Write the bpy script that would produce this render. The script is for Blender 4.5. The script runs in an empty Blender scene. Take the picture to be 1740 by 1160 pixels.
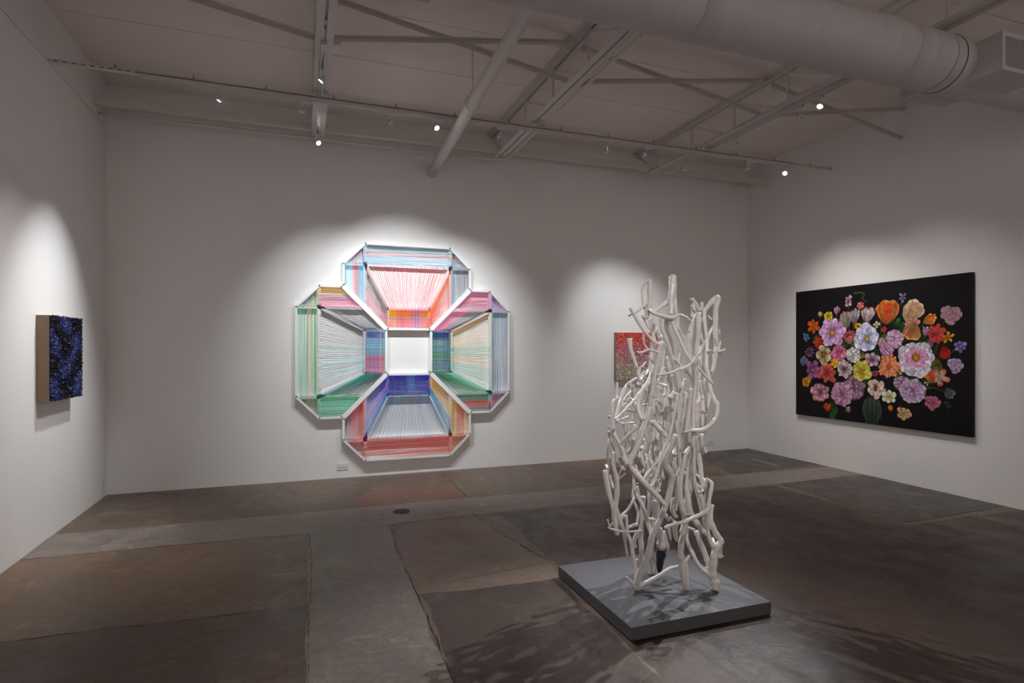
import bpy, math, random
import numpy as np
from mathutils import Vector, Matrix

# ------------------------------------------------------------------ camera
SC = bpy.context.scene
COL = SC.collection
FPX, YAW, HOR, EYE = 987.03, 0.345518, 592.29, 1.5      # focal length in px (1740 wide), yaw, horizon row
cam_d = bpy.data.cameras.new('camera')
cam_d.sensor_fit = 'HORIZONTAL'; cam_d.sensor_width = 36.0
cam_d.lens = 36.0 * FPX / 1740.0
cam_d.shift_y = (HOR - 580.0) / 1740.0
cam_d.clip_start = 0.05
cam = bpy.data.objects.new('camera', cam_d); COL.objects.link(cam)
cam.location = (0, 0, EYE); cam.rotation_euler = (math.pi / 2, 0, -YAW)
SC.camera = cam
CY, SY = math.cos(YAW), math.sin(YAW)

# ------------------------------------------------------------------ world, exposure
w = bpy.data.worlds.new('world'); SC.world = w; w.use_nodes = True
w.node_tree.nodes['Background'].inputs[0].default_value = (0.9, 0.9, 1.0, 1)
w.node_tree.nodes['Background'].inputs[1].default_value = 0.0
SC.view_settings.view_transform = 'Standard'
SC.view_settings.look = 'None'
SC.view_settings.gamma = 1.0
SC.view_settings.exposure = 2.28
SC.view_settings.use_curve_mapping = False

# track lamp strengths (radiant watts) and colours; each lamp is built with its spotlight head further down
WARM = (1.0, 0.955, 0.925)
NEUT = (1.0, 0.965, 0.94)
COOL = (0.93, 0.965, 1.0)
W_CROSS, W_RED, W_PAINT, W_BLUE, W_SCULPT, W_FRONT, W_REAR_FILL = 37, 21, 18, 38, 88, 52, 124  # last value: rear lamps added for ambient bounce

# ------------------------------------------------------------------ helpers
def ray(px, py):
    x = (px - 870.0) / FPX; z = -(py - HOR) / FPX
    return Vector((CY * x + SY, -SY * x + CY, z))
def at_depth(px, py, d):                 # point at forward distance d
    return Vector((0, 0, EYE)) + ray(px, py) * d
def on_x(xv, px, py):
    r = ray(px, py); return Vector((0, 0, EYE)) + r * (xv / r.x)

def lin(c):
    return tuple(((v / 255.0) / 12.92 if v / 255.0 <= 0.04045 else ((v / 255.0 + 0.055) / 1.055) ** 2.4) for v in c)

class MB:
    def __init__(s): s.v = []; s.f = []; s.c = []; s.cur = None
    def add(s, vs, fs):
        b = len(s.v); s.v += [tuple(p) for p in vs]; s.f += [tuple(i + b for i in f) for f in fs]
        if s.cur is not None: s.c += [s.cur] * len(vs)
        return s
    def box(s, x0, x1, y0, y1, z0, z1, M=None):
        vs = [Vector(p) for p in ((x0,y0,z0),(x1,y0,z0),(x1,y1,z0),(x0,y1,z0),(x0,y0,z1),(x1,y0,z1),(x1,y1,z1),(x0,y1,z1))]
        if M is not None: vs = [M @ p for p in vs]
        return s.add(vs, [(0,3,2,1),(4,5,6,7),(0,1,5,4),(1,2,6,5),(2,3,7,6),(3,0,4,7)])
    def bar(s, a, b, wd, ht, up=(0,0,1)):    # rectangular bar from a to b
        a, b = Vector(a), Vector(b); d = (b - a).normalized(); u = Vector(up)
        sd = d.cross(u)
        if sd.length < 1e-4: sd = d.cross(Vector((1,0,0)))
        sd.normalize(); u = sd.cross(d).normalized()
        vs = []
        for p in (a, b):
            for i, j in ((-1,-1),(1,-1),(1,1),(-1,1)): vs.append(p + sd * (i * wd / 2) + u * (j * ht / 2))
        return s.add(vs, [(3,2,1,0),(4,5,6,7),(0,1,5,4),(1,2,6,5),(2,3,7,6),(3,0,4,7)])
    def prism(s, poly, f0, f1):              # poly of 2D points; f0,f1 map 2D -> 3D for back and front
        n = len(poly)
        vs = [f0(p) for p in poly] + [f1(p) for p in poly]
        return s.add(vs, [tuple(range(n))[::-1], tuple(range(n, 2 * n))] + [(i, (i+1) % n, n + (i+1) % n, n + i) for i in range(n)])
    def tube(s, pts, rad, n=10, cap=True, noise=None):
        pts = [Vector(p) for p in pts]
        if not isinstance(rad, (list, tuple)): rad = [rad] * len(pts)
        rings = []; prev = None
        for i, p in enumerate(pts):
            t = (pts[min(i+1, len(pts)-1)] - pts[max(i-1, 0)]).normalized()
            if prev is None:
                h = Vector((0,0,1)) if abs(t.z) < .9 else Vector((1,0,0))
                u = t.cross(h).normalized()
            else:
                u = (prev - t * prev.dot(t)).normalized()
            prev = u; v = t.cross(u)
            ring = []
            for k in range(n):
                a = 2 * math.pi * k / n; r = rad[i] * (1 + (noise(i, k) if noise else 0))
                ring.append(p + (u * math.cos(a) + v * math.sin(a)) * r)
            rings.append(ring)
        vs = [q for r in rings for q in r]; fs = []
        m = len(rings)
        for i in range(m - 1):
            for k in range(n):
                k2 = (k + 1) % n
                fs.append((i*n+k, i*n+k2, (i+1)*n+k2, (i+1)*n+k))
        if cap: fs += [tuple(range(n))[::-1], tuple(range((m-1)*n, m*n))]
        return s.add(vs, fs)
    def lathe(s, prof, M, n=16):             # prof: (r, z) list around local z, transformed by M
        vs = []; fs = []
        for r, z in prof:
            for k in range(n):
                a = 2 * math.pi * k / n; vs.append(M @ Vector((r * math.cos(a), r * math.sin(a), z)))
        for i in range(len(prof) - 1):
            for k in range(n):
                k2 = (k + 1) % n; fs.append((i*n+k, i*n+k2, (i+1)*n+k2, (i+1)*n+k))
        fs += [tuple(range(n))[::-1], tuple(range((len(prof)-1)*n, len(prof)*n))]
        return s.add(vs, fs)
    def build(s, name, mat, parent=None, smooth=False, origin=None):
        me = bpy.data.meshes.new(name)
        off = Vector(origin) if origin is not None else Vector((0,0,0))
        par = Vector(parent.matrix_basis.translation) if parent is not None else Vector((0,0,0))
        pp = parent.parent if parent is not None else None
        if pp is not None: par = par + Vector(pp.matrix_basis.translation)
        me.from_pydata([tuple(Vector(p) - (off if parent is None else par)) for p in s.v], [], s.f)
        if s.c:
            ca = me.color_attributes.new('Col', 'FLOAT_COLOR', 'POINT')
            arr = np.ones((len(s.v), 4), dtype=np.float32); arr[:, :3] = np.array(s.c, dtype=np.float32)
            ca.data.foreach_set('color', arr.ravel())
        me.materials.append(mat)
        if smooth: me.shade_smooth()
        me.update()
        o = bpy.data.objects.new(name, me); COL.objects.link(o)
        if parent is not None: o.parent = parent
        else: o.location = off
        return o

def tag(o, label=None, cat=None, group=None, kind=None):
    if label: o['label'] = label
    if cat: o['category'] = cat
    if group: o['group'] = group
    if kind: o['kind'] = kind
    return o
def empty(name, loc, label, cat, group=None):
    o = bpy.data.objects.new(name, None); COL.objects.link(o); o.location = loc; o.empty_display_size = .1
    return tag(o, label, cat, group)
def smooth_path(pts, vals, sub=4):
    """Catmull-Rom through points and per-point values."""
    P = [Vector(p) for p in pts]; n = len(P); outp = []; outv = []
    for i in range(n - 1):
        p0 = P[max(i-1,0)]; p1 = P[i]; p2 = P[i+1]; p3 = P[min(i+2,n-1)]
        for k in range(sub):
            t = k / sub
            outp.append(0.5*((2*p1)+(p2-p0)*t+(2*p0-5*p1+4*p2-p3)*t*t+(3*p1-p0-3*p2+p3)*t*t*t))
            outv.append(vals[i]*(1-t)+vals[i+1]*t)
    outp.append(P[-1]); outv.append(vals[-1])
    return outp, outv

# ------------------------------------------------------------------ materials
def mat(name, col, rough=0.6, spec=0.4, metal=0.0, noise=0.0, nscale=8.0, bump=0.0, bscale=60.0, stretch=None, coat=0.0):
    m = bpy.data.materials.new(name); m.use_nodes = True
    nt = m.node_tree; b = nt.nodes['Principled BSDF']; L = nt.links
    c = lin(col) + (1,)
    b.inputs['Base Color'].default_value = c
    b.inputs['Roughness'].default_value = rough; b.inputs['Metallic'].default_value = metal
    b.inputs['Specular IOR Level'].default_value = spec
    b.inputs['Coat Weight'].default_value = coat
    tc = nt.nodes.new('ShaderNodeTexCoord'); src = tc.outputs['Object']
    if stretch:
        mp = nt.nodes.new('ShaderNodeMapping'); mp.inputs['Scale'].default_value = stretch
        L.new(src, mp.inputs[0]); src = mp.outputs[0]
    if noise:
        n = nt.nodes.new('ShaderNodeTexNoise'); n.inputs['Scale'].default_value = nscale; n.inputs['Detail'].default_value = 6
        L.new(src, n.inputs['Vector'])
        r = nt.nodes.new('ShaderNodeMix'); r.data_type = 'RGBA'
        r.inputs['A'].default_value = tuple(v * (1 - noise) for v in c[:3]) + (1,)
        r.inputs['B'].default_value = tuple(min(1, v * (1 + noise)) for v in c[:3]) + (1,)
        L.new(n.outputs['Fac'], r.inputs['Factor']); L.new(r.outputs['Result'], b.inputs['Base Color'])
    if bump:
        n2 = nt.nodes.new('ShaderNodeTexNoise'); n2.inputs['Scale'].default_value = bscale; n2.inputs['Detail'].default_value = 4
        L.new(src, n2.inputs['Vector'])
        bp = nt.nodes.new('ShaderNodeBump'); bp.inputs['Strength'].default_value = bump; bp.inputs['Distance'].default_value = 0.004
        L.new(n2.outputs['Fac'], bp.inputs['Height']); L.new(bp.outputs['Normal'], b.inputs['Normal'])
    return m
def mat_attr(name, rough=0.7, spec=0.3, coat=0.0):
    m = bpy.data.materials.new(name); m.use_nodes = True
    nt = m.node_tree; b = nt.nodes['Principled BSDF']
    a = nt.nodes.new('ShaderNodeAttribute'); a.attribute_name = 'Col'
    nt.links.new(a.outputs['Color'], b.inputs['Base Color'])
    b.inputs['Roughness'].default_value = rough; b.inputs['Specular IOR Level'].default_value = spec
    b.inputs['Coat Weight'].default_value = coat
    return m
def mat_emit(name, col, strength):
    m = bpy.data.materials.new(name); m.use_nodes = True
    b = m.node_tree.nodes['Principled BSDF']
    b.inputs['Base Color'].default_value = (.8,.8,.8,1)
    b.inputs['Emission Color'].default_value = tuple(col) + (1,); b.inputs['Emission Strength'].default_value = strength
    m.cycles.emission_sampling = 'NONE'
    return m
def mat_concrete(name, c1, c2, c3, rough=0.42, scale=1.0, speck=0.5):
    """ground and sealed concrete: large cloudy tone, finer mottling, scuffs, dark specks; uneven gloss."""
    m = bpy.data.materials.new(name); m.use_nodes = True
    nt = m.node_tree; b = nt.nodes['Principled BSDF']; L = nt.links; N = nt.nodes.new
    tc = N('ShaderNodeTexCoord')
    def noise(sc, det=8, rgh=.6, st=None, dist=0.0):
        n = N('ShaderNodeTexNoise'); n.inputs['Scale'].default_value = sc; n.inputs['Detail'].default_value = det
        n.inputs['Roughness'].default_value = rgh; n.inputs['Distortion'].default_value = dist
        if st:
            mp = N('ShaderNodeMapping'); mp.inputs['Scale'].default_value = st
            L.new(tc.outputs['Object'], mp.inputs[0]); L.new(mp.outputs[0], n.inputs['Vector'])
        else: L.new(tc.outputs['Object'], n.inputs['Vector'])
        return n.outputs['Fac']
    def ramp(src, a, bb):
        r = N('ShaderNodeMapRange'); r.inputs['From Min'].default_value = a; r.inputs['From Max'].default_value = bb
        L.new(src, r.inputs['Value']); return r.outputs['Result']
    def mix(fac, A, B, mode='MIX'):
        x = N('ShaderNodeMix'); x.data_type = 'RGBA'; x.blend_type = mode
        for s_, v in (('Factor', fac), ('A', A), ('B', B)):
            if hasattr(v, 'links'): L.new(v, x.inputs[s_])
            elif isinstance(v, (int, float)): x.inputs[s_].default_value = v
            else: x.inputs[s_].default_value = tuple(v) + (1,)
        return x.outputs['Result']
    big = ramp(noise(.8 * scale, 4, .55, None, .8), .35, .65)
    mid = ramp(noise(3.2 * scale, 8, .72, (1.0, .75, 1), .5), .40, .62)
    fine = ramp(noise(18 * scale, 8, .75), .36, .64)
    sc = ramp(noise(5 * scale, 10, .78, (.7, 1.5, 1), 1.2), .54, .68)
    col = mix(big, lin(c1), lin(c2))
    col = mix(mid, col, lin(c3))
    f2 = N('ShaderNodeMath'); f2.operation = 'MULTIPLY'; f2.inputs[1].default_value = .5; L.new(fine, f2.inputs[0])
    col = mix(f2.outputs[0], col, tuple(v * .45 for v in lin(c1)))
    f3 = N('ShaderNodeMath'); f3.operation = 'MULTIPLY'; f3.inputs[1].default_value = .5; L.new(sc, f3.inputs[0])
    col = mix(f3.outputs[0], col, tuple(min(1, v * 1.7) for v in lin(c3)))
    sp = ramp(noise(55 * scale, 2, .5), .70, .76)
    f4 = N('ShaderNodeMath'); f4.operation = 'MULTIPLY'; f4.inputs[1].default_value = speck; L.new(sp, f4.inputs[0])
    col = mix(f4.outputs[0], col, (.01, .009, .008))
    L.new(col, b.inputs['Base Color'])
    rr = N('ShaderNodeMapRange'); rr.inputs['To Min'].default_value = rough - .1; rr.inputs['To Max'].default_value = rough + .14
    L.new(mid, rr.inputs['Value']); L.new(rr.outputs['Result'], b.inputs['Roughness'])
    b.inputs['Specular IOR Level'].default_value = .4
    bp = N('ShaderNodeBump'); bp.inputs['Strength'].default_value = .25; bp.inputs['Distance'].default_value = .003
    L.new(fine, bp.inputs['Height']); L.new(bp.outputs['Normal'], b.inputs['Normal'])
    return m

M_WALL = mat('wall_paint', (236, 234, 232), .75, .2, noise=.015, nscale=1.3, bump=.04, bscale=180)
M_CEIL = mat('ceiling_paint', (238, 226, 222), .8, .2, noise=.03, nscale=1.2, bump=.04, bscale=90)
M_DARKGAP = mat('dark_gap', (30, 26, 24), .9, .1)
M_STEEL = mat('painted_steel', (214, 207, 203), .5, .4, noise=.03, nscale=6)
M_TRACK = mat('white_track', (208, 205, 203), .4, .5)
M_DUCT = mat('painted_duct', (196, 189, 190), .55, .35, noise=.04, nscale=2.5)
M_BLACK = mat('black_metal', (18, 17, 17), .5, .4)
M_CHROME = mat('chrome', (225, 228, 232), .12, .6, metal=1.0)
M_LENS = mat_emit('lamp_lens', (1.0, .98, .96), 8)
M_PLATE = mat('outlet_plastic', (226, 224, 220), .4, .5)
M_SLOT = mat('outlet_slot', (60, 58, 56), .6, .3)
M_FRAME = mat('white_frame_wood', (240, 240, 239), .5, .35, noise=.01, nscale=20)
M_THREAD = mat_attr('dyed_thread', .75, .2)
M_PAINT = mat_attr('oil_paint', .5, .2)
M_CANVASEDGE = mat('black_canvas_edge', (14, 13, 14), .6, .3)
M_LINEN = mat('raw_linen', (150, 128, 108), .9, .1, noise=.12, nscale=140, bump=.3, bscale=400)
M_TUFT = mat_attr('blue_tufts', .38, .5)
M_BEAD = mat_attr('beads', .4, .4)
M_BRANCH = mat('glazed_branch', (205, 198, 195), .3, .5, noise=.10, nscale=14, bump=.5, bscale=38, stretch=(1,1,.35), coat=.25)
M_CHAR = mat('black_glazed_tip', (16, 20, 26), .2, .6, noise=.5, nscale=20, coat=.5)
M_PLINTH = mat('grey_laminate', (86, 85, 89), .45, .4, noise=.02, nscale=60)
M_PLINTHBASE = mat('plinth_base', (30, 28, 28), .8, .2)
M_IRON = mat('cast_iron', (62, 52, 44), .6, .4, noise=.2, nscale=40)

LX, RX, BY, RY, CEIL = -1.895, 6.30, 7.02, -3.6, 4.21

# ------------------------------------------------------------------ floor
rnd = random.Random(7)
M_FLOOR = mat_concrete('concrete_brown', (104, 87, 75), (84, 72, 66), (122, 103, 88))
M_F_GREY = mat_concrete('concrete_grey', (130, 119, 111), (112, 102, 96), (148, 136, 126), scale=1.2, speck=.3)
M_F_BROWN = mat_concrete('concrete_tan', (124, 99, 78), (98, 84, 74), (134, 110, 88))
M_F_DARK = mat_concrete('concrete_dark', (72, 66, 62), (64, 60, 57), (86, 77, 71))
M_F_DIM = mat_concrete('concrete_dim', (72, 58, 51), (62, 52, 48), (86, 70, 61))
M_F_MID = mat_concrete('concrete_mid', (94, 77, 66), (78, 66, 60), (110, 91, 77))
M_F_PALE = mat_concrete('concrete_pale', (126, 107, 92), (108, 94, 84), (138, 118, 100), scale=1.5)
M_F_RED = mat_concrete('concrete_red', (118, 82, 66), (104, 80, 68), (128, 96, 78))
M_F_CRACK = mat('crack_filler', (62, 54, 48), .85, .2, noise=.4, nscale=30)

fl = MB(); fl.box(LX - .1, RX + .1, RY - .1, BY + .1, -.12, 0)
floor = tag(fl.build('floor', M_FLOOR), 'worn brown sealed concrete gallery floor', None, kind='structure')

def patch(name, poly, h, m, jit=.012, step=.09):
    """a poured or ground patch of floor with a ragged edge, a few tenths of a millimetre to 2 mm proud"""
    r = random.Random(sum(int(a * 977 + b * 331) for a, b in poly))
    out = []
    for i, (a, b) in enumerate(poly):
        c, d = poly[(i + 1) % len(poly)]
        L_ = math.hypot(c - a, d - b); n = max(1, int(L_ / step)); drift = 0
        for k in range(n):
            t = k / n; drift = drift * .8 + r.uniform(-jit, jit) * .6
            nx, ny = -(d - b) / L_, (c - a) / L_
            e = 0 if k == 0 else drift
            x = a + (c - a) * t + nx * e; y = b + (d - b) * t + ny * e
            out.append((min(max(x, LX + .001), RX - .001), min(y, BY - .001)))
    mb = MB(); mb.prism(out, lambda p: Vector((p[0], p[1], -.01)), lambda p: Vector((p[0], p[1], h)))
    return mb.build(name, m, floor)
X0, X1 = LX, RX
patch('floor_patch', [(X0, 5.07), (.05, 5.0), (.05, 1.0), (-.02, -1.5), (X0, -1.5)], .0006, M_F_BROWN)
patch('floor_patch', [(X0, 3.66), (-.6, 3.63), (.03, 3.61), (.03, 1.0), (-.02, -1.5), (X0, -1.5)], .0012, M_F_MID, .03)  # stain tone with light falloff towards the viewer put into its colour
patch('floor_patch', [(X0, 5.67), (.05, 5.647), (2.02, 5.63), (3.66, 5.64), (X1, 5.56), (X1, 5.11), (4.97, 5.06), (1.6, 5.06), (.72, 5.025), (.05, 5.0), (X0, 5.075)], .0012, M_F_GREY)
patch('floor_patch', [(.055, 5.02), (.72, 5.02), (.66, 4.5), (.655, 3.93), (.66, 3.53), (.635, 2.54), (.6, -1.5), (0, -1.5), (.013, 2.7)], .0018, M_F_GREY, .02)
patch('floor_patch', [(.73, 5.03), (1.47, 5.06), (1.53, 4.5), (1.63, 3.75), (.66, 3.64), (.66, 4.4)], .0006, M_F_BROWN, .02)
patch('floor_patch', [(.66, 3.64), (1.63, 3.74), (1.6, 3.46), (.66, 3.53)], .0011, M_F_PALE, .02)
patch('floor_patch', [(.665, 3.53), (1.55, 3.47), (1.5, 1.0), (.6, -1.0), (.64, 2.54)], .0009, M_F_DIM, .03)
patch('floor_patch', [(4.98, 5.06), (5.93, 5.085), (X1, 5.0), (X1, 3.62), (4.88, 3.58)], .0015, M_F_DARK, .02)
patch('floor_patch', [(5.08, 6.47), (5.4, 6.9), (X1, BY), (X1, 5.72), (4.9, 5.67)], .0015, M_F_DARK, .02)
patch('floor_patch', [(5.72, 6.34), (5.80, 6.34), (5.75, 5.8), (5.66, 5.8)], .0022, M_F_PALE, .008)
patch('floor_patch', [(.44, 5.67), (1.55, 5.66), (1.56, 6.30), (.60, 6.2)], .0008, M_F_RED, .05)
patch('floor_patch', [(3.2, 6.95), (4.85, 6.9), (4.85, 5.68), (3.3, 5.66)], .0006, M_F_BROWN, .03)
patch('floor_patch', [(1.66, 5.03), (4.85, 5.02), (4.85, 3.5), (X1, 3.5), (X1, -1.5), (1.45, -1.5), (1.52, 1.5), (1.58, 3.44), (1.67, 3.76)], .0004, M_F_DIM, .03)
# cracks: ragged slivers of dark filler
def crack(pts, wd):
    r = random.Random(len(pts) * 7 + int(wd * 9000)); L_, R_ = [], []
    for i in range(len(pts) - 1):
        (a, b), (c, d) = pts[i], pts[i+1]; n = max(2, int(math.hypot(c-a, d-b) / .05))
        for k in range(n):
            t = k / n; x = a + (c-a)*t + r.uniform(-.005, .005); y = b + (d-b)*t + r.uniform(-.005, .005)
            nx, ny = -(d-b), (c-a); q = math.hypot(nx, ny); e = wd * .42 * r.uniform(.1, 1) ** 1.5
            L_.append((x + nx/q*e, y + ny/q*e)); R_.append((x - nx/q*e, y - ny/q*e))
    mb = MB(); n = len(L_)
    vs = [(x, y, .0026) for x, y in L_] + [(x, y, .0026) for x, y in R_]
    mb.add(vs, [(i, n+i, n+i+1, i+1) for i in range(n-1)])
    mb.build('crack', M_F_CRACK, floor)
crack([(1.583, 6.98), (1.57, 6.3), (1.565, 5.66)], .010)
crack([(.05, 5.0), (.055, 4.2), (.03, 3.4), (.02, 2.6), (.01, 1.8)], .007)
crack([(.70, 5.0), (.665, 4.5), (.655, 3.93), (.66, 3.53), (.64, 2.54), (.62, 1.6)], .011)
crack([(.73, 5.03), (1.46, 5.06)], .006)
crack([(1.45, 5.1), (1.51, 4.5), (1.64, 3.72)], .012)
crack([(X0 + .02, 3.66), (-1.2, 3.67), (-.68, 3.63), (-.05, 3.61)], .012)
crack([(X0 + .02, 5.07), (-.9, 5.04), (.05, 5.0)], .005)
crack([(X0 + .02, 5.67), (-.4, 5.65), (.6, 5.64), (1.9, 5.63)], .004)
crack([(4.97, 5.05), (4.90, 4.3), (4.88, 3.58)], .006)
crack([(4.88, 3.58), (5.6, 3.6), (6.28, 3.62)], .006)

# floor drain
dr = empty('floor_drain', (.853, 5.379, 0), 'small round pierced metal floor drain set in the grey concrete strip', 'drain')
mb = MB(); mb.lathe([(.078, .0), (.078, .004), (.066, .0055), (.0655, .003)], Matrix.Translation((.853, 5.379, .001)), 28); mb.build('rim', M_IRON, dr)
mb = MB()
for i in range(-4, 5):
    for j in range(-4, 5):
        if math.hypot(i, j) < 4.3: mb.box(.853 + i*.0148 - .0045, .853 + i*.0148 + .0045, 5.379 + j*.0148 - .0045, 5.379 + j*.0148 + .0045, .0046, .0052)
mb.build('hole_pattern', M_BLACK, dr)['kind'] = 'stuff'

# ------------------------------------------------------------------ walls
def wall(name, x0, x1, y0, y1, z0=0, z1=CEIL + .1, label=None):
    mb = MB(); mb.box(x0, x1, y0, y1, z0, z1); o = mb.build(name, M_WALL); o['kind'] = 'structure'
    if label: o['label'] = label
    return o
wall('wall_back', LX - .2, RX + .2, BY, BY + .15, label='white painted gallery back wall')
wall('wall_right', RX, RX + .15, RY, BY, label='white painted right gallery wall')
wl = wall('wall_left', LX - .15, LX - .012, RY, BY, label='white painted left gallery wall')
mb = MB(); mb.box(LX - .012, LX, RY, BY, 0, 3.7635); mb.build('drywall_facing', M_WALL, wl)
mb = MB(); mb.box(LX - .012, LX, RY, BY, 3.7695, CEIL + .1); mb.build('drywall_facing', M_WALL, wl)
mb = MB(); mb.box(LX - .012, LX - .010, RY, 6.74, 3.7635, 3.7695); mb.build('open_joint', M_DARKGAP, wl)
wall('wall_front', LX - .2, RX + .2, RY - .15, RY, label='white wall closing the gallery behind the viewer')

# ------------------------------------------------------------------ ceiling of wide painted boards with dark joints
mb = MB(); mb.box(LX - .15, RX + .15, RY, BY + .1, CEIL + .02, CEIL + .12)
ceiling = tag(mb.build('ceiling', M_DARKGAP), 'white painted ceiling of wide deck boards with dark joints', kind='structure')
ys = [BY + .02, 6.43]
while ys[-1] > RY: ys.append(ys[-1] - .828)
for a, b in zip(ys[1:], ys[:-1]):
    mb = MB(); mb.box(LX - .14, RX + .14, max(a, RY) + .004, b - .004, CEIL, CEIL + .03); mb.build('ceiling_board', M_CEIL, ceiling)

# ------------------------------------------------------------------ open-web steel joists
JX = [0.155, 2.25, 4.385]
JZ = 3.83                       # underside of bottom chord
ORD = ['nearest the left wall', 'in the middle of the ceiling', 'carrying a spotlight track near the right wall']
YN = [6.561 - .735 * k for k in range(14)]
for ji, jx in enumerate(JX):
    j = empty('bar_joist', (jx, 2.0, JZ), 'white open-web steel joist ' + ORD[ji], 'joist', 'open-web roof joists')
    for sgn in (-1, 1):
        mb = MB()          # bottom chord: back-to-back angles
        a, b = (jx + .010, jx + .066) if sgn > 0 else (jx - .066, jx - .010)
        mb.box(a, b, RY + .02, 6.80, JZ, JZ + .007)
        vx = (jx + .010, jx + .017) if sgn > 0 else (jx - .017, jx - .010)
        mb.box(vx[0], vx[1], RY + .02, 6.80, JZ + .007, JZ + .055); mb.build('bottom_chord', M_STEEL, j)
        mb = MB()
        mb.box(a, b, RY + .02, BY - .002, CEIL - .010, CEIL - .001)
        mb.box(vx[0], vx[1], RY + .02, BY - .002, CEIL - .06, CEIL - .010); mb.build('top_chord', M_STEEL, j)
    for k, y in enumerate(YN):
        if y < RY + .6: continue
        mb = MB(); mb.bar((jx, y, JZ + .01), (jx, y, CEIL - .02), .018, .018, (0,1,0)); mb.build('web_post', M_STEEL, j)
        mb = MB(); mb.bar((jx, y + .02, CEIL - .04), (jx, y - .62, JZ + .03), .014, .02); mb.build('web_diagonal', M_STEEL, j)
    mb = MB(); mb.bar((jx, 6.98, CEIL - .05), (jx, 6.62, JZ + .03), .018, .024); mb.build('web_diagonal', M_STEEL, j)
    for dz, n_ in ((0, 'clip'),):
        mb = MB(); mb.box(jx + .066, jx + .12, 4.645, 4.68, JZ + .0, JZ + .05); mb.build('brace_clip', M_STEEL, j)
        mb = MB(); mb.box(jx - .12, jx - .066, 4.645, 4.68, CEIL - .06, CEIL - .012); mb.build('brace_clip', M_STEEL, j)

# cross bracing between joists, two diagonals a bay
bays = [(LX - .01, JX[0], 'left wall', 'first joist'), (JX[0], JX[1], 'first joist', 'middle joist'), (JX[1], JX[2], 'middle joist', 'third joist'), (JX[2], RX, 'third joist', 'right wall')]
for (xa, xb, na, nb) in bays:
    o_a = .07 if xa > LX else 0.0; o_b = .07 if xb < RX else 0.0
    for fall in (True, False):
        za, zb = (CEIL - .045, JZ + .015) if fall else (JZ + .015, CEIL - .045)
        yy = 4.64 if fall else 4.60
        mb = MB(); A = Vector((xa + o_a, yy, za)); B = Vector((xb - o_b, yy, zb))
        mb.bar(A, B, .006, .034); mb.bar(A + Vector((0, -.016, .015)), B + Vector((0, -.016, .015)), .034, .006)
        o = mb.build('cross_brace', M_STEEL, None, origin=A)
        tag(o, 'white steel angle brace %s from the %s to the %s' % (('falling' if fall else 'rising'), na, nb), 'brace', 'cross braces between joists')
# horizontal bridging angle along the back wall
for (xa, xb, na, nb) in bays:
    mb = MB(); o_a = .07 if xa > LX else 0.0; o_b = .07 if xb < RX else 0.0
    mb.box(xa + o_a, xb - o_b, 6.60, 6.607, 3.855, 3.925); mb.box(xa + o_a, xb - o_b, 6.607, 6.66, 3.855, 3.862)
    o = mb.build('bridging_angle', M_STEEL, None, origin=(xa, 6.6, 3.855))
    tag(o, 'white steel angle running near the back wall from the %s to the %s' % (na, nb), 'steel angle', 'bridging angles along the back wall')
# electrical conduit along the bridging, turning along the middle joist
for nm, pts in (('thin white conduit along the back wall from the left wall to the middle joist', [(LX, 6.745, 3.812), (0, 6.745, 3.812), (1.86, 6.745, 3.812)]),
                ('thin white conduit bending up at the back wall to follow the middle joist', [(1.86, 6.745, 3.812), (2.02, 6.74, 3.808), (2.18, 6.72, 3.807), (2.32, 6.66, 3.808), (2.345, 6.5, 3.811), (2.345, 6.2, 3.814), (2.345, 4, 3.814), (2.345, 3.25, 3.814)])):
    p2, v2 = smooth_path(pts, [.013] * len(pts), 5)
    mb = MB(); mb.tube(p2, .013, 10); o = mb.build('conduit', M_STEEL, None, True, origin=pts[0])
    tag(o, nm, 'conduit', 'conduits under the ceiling')

# ------------------------------------------------------------------ sprinkler / drain pipe between first and middle joists
pp = empty('ceiling_pipe', (1.49, 7.02, 3.655), 'thick white pipe running under the ceiling into the back wall', 'pipe')
pd = Vector((1.49, 7.02, 3.655)) ; pe = Vector((1.38, 3.4, 3.72)); pf = pd + (pe - pd) * 2.6
mb = MB(); mb.tube([pd, pd.lerp(pf, .5), pf], .054, 24); mb.build('pipe_run', M_STEEL, pp, True)
q = pd + (pe - pd) * .555
mb = MB(); ax = (pe - pd).normalized(); s_ = ax.cross(Vector((0,0,1))).normalized(); u_ = s_.cross(ax)
ring = [q + (s_ * math.cos(a) + u_ * math.sin(a)) * .068 for a in [2 * math.pi * k / 28 for k in range(29)]]
mb.tube(ring, .006, 8, False); hg = mb.build('hanger_ring', M_STEEL, pp, True)
mb = MB(); mb.tube([q + Vector((0, 0, .066)), Vector((q.x, q.y, CEIL - .001))], .006, 8); mb.box(q.x - .02, q.x + .02, q.y - .015, q.y + .015, q.z + .06, q.z + .11); mb.build('hanger_rod', M_STEEL, pp)
mb = MB(); mb.tube([pd + Vector((0, -.001, 0)), pd + Vector((0, -.012, 0))], .066, 24); mb.build('wall_collar', M_STEEL, pp, True)

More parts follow.
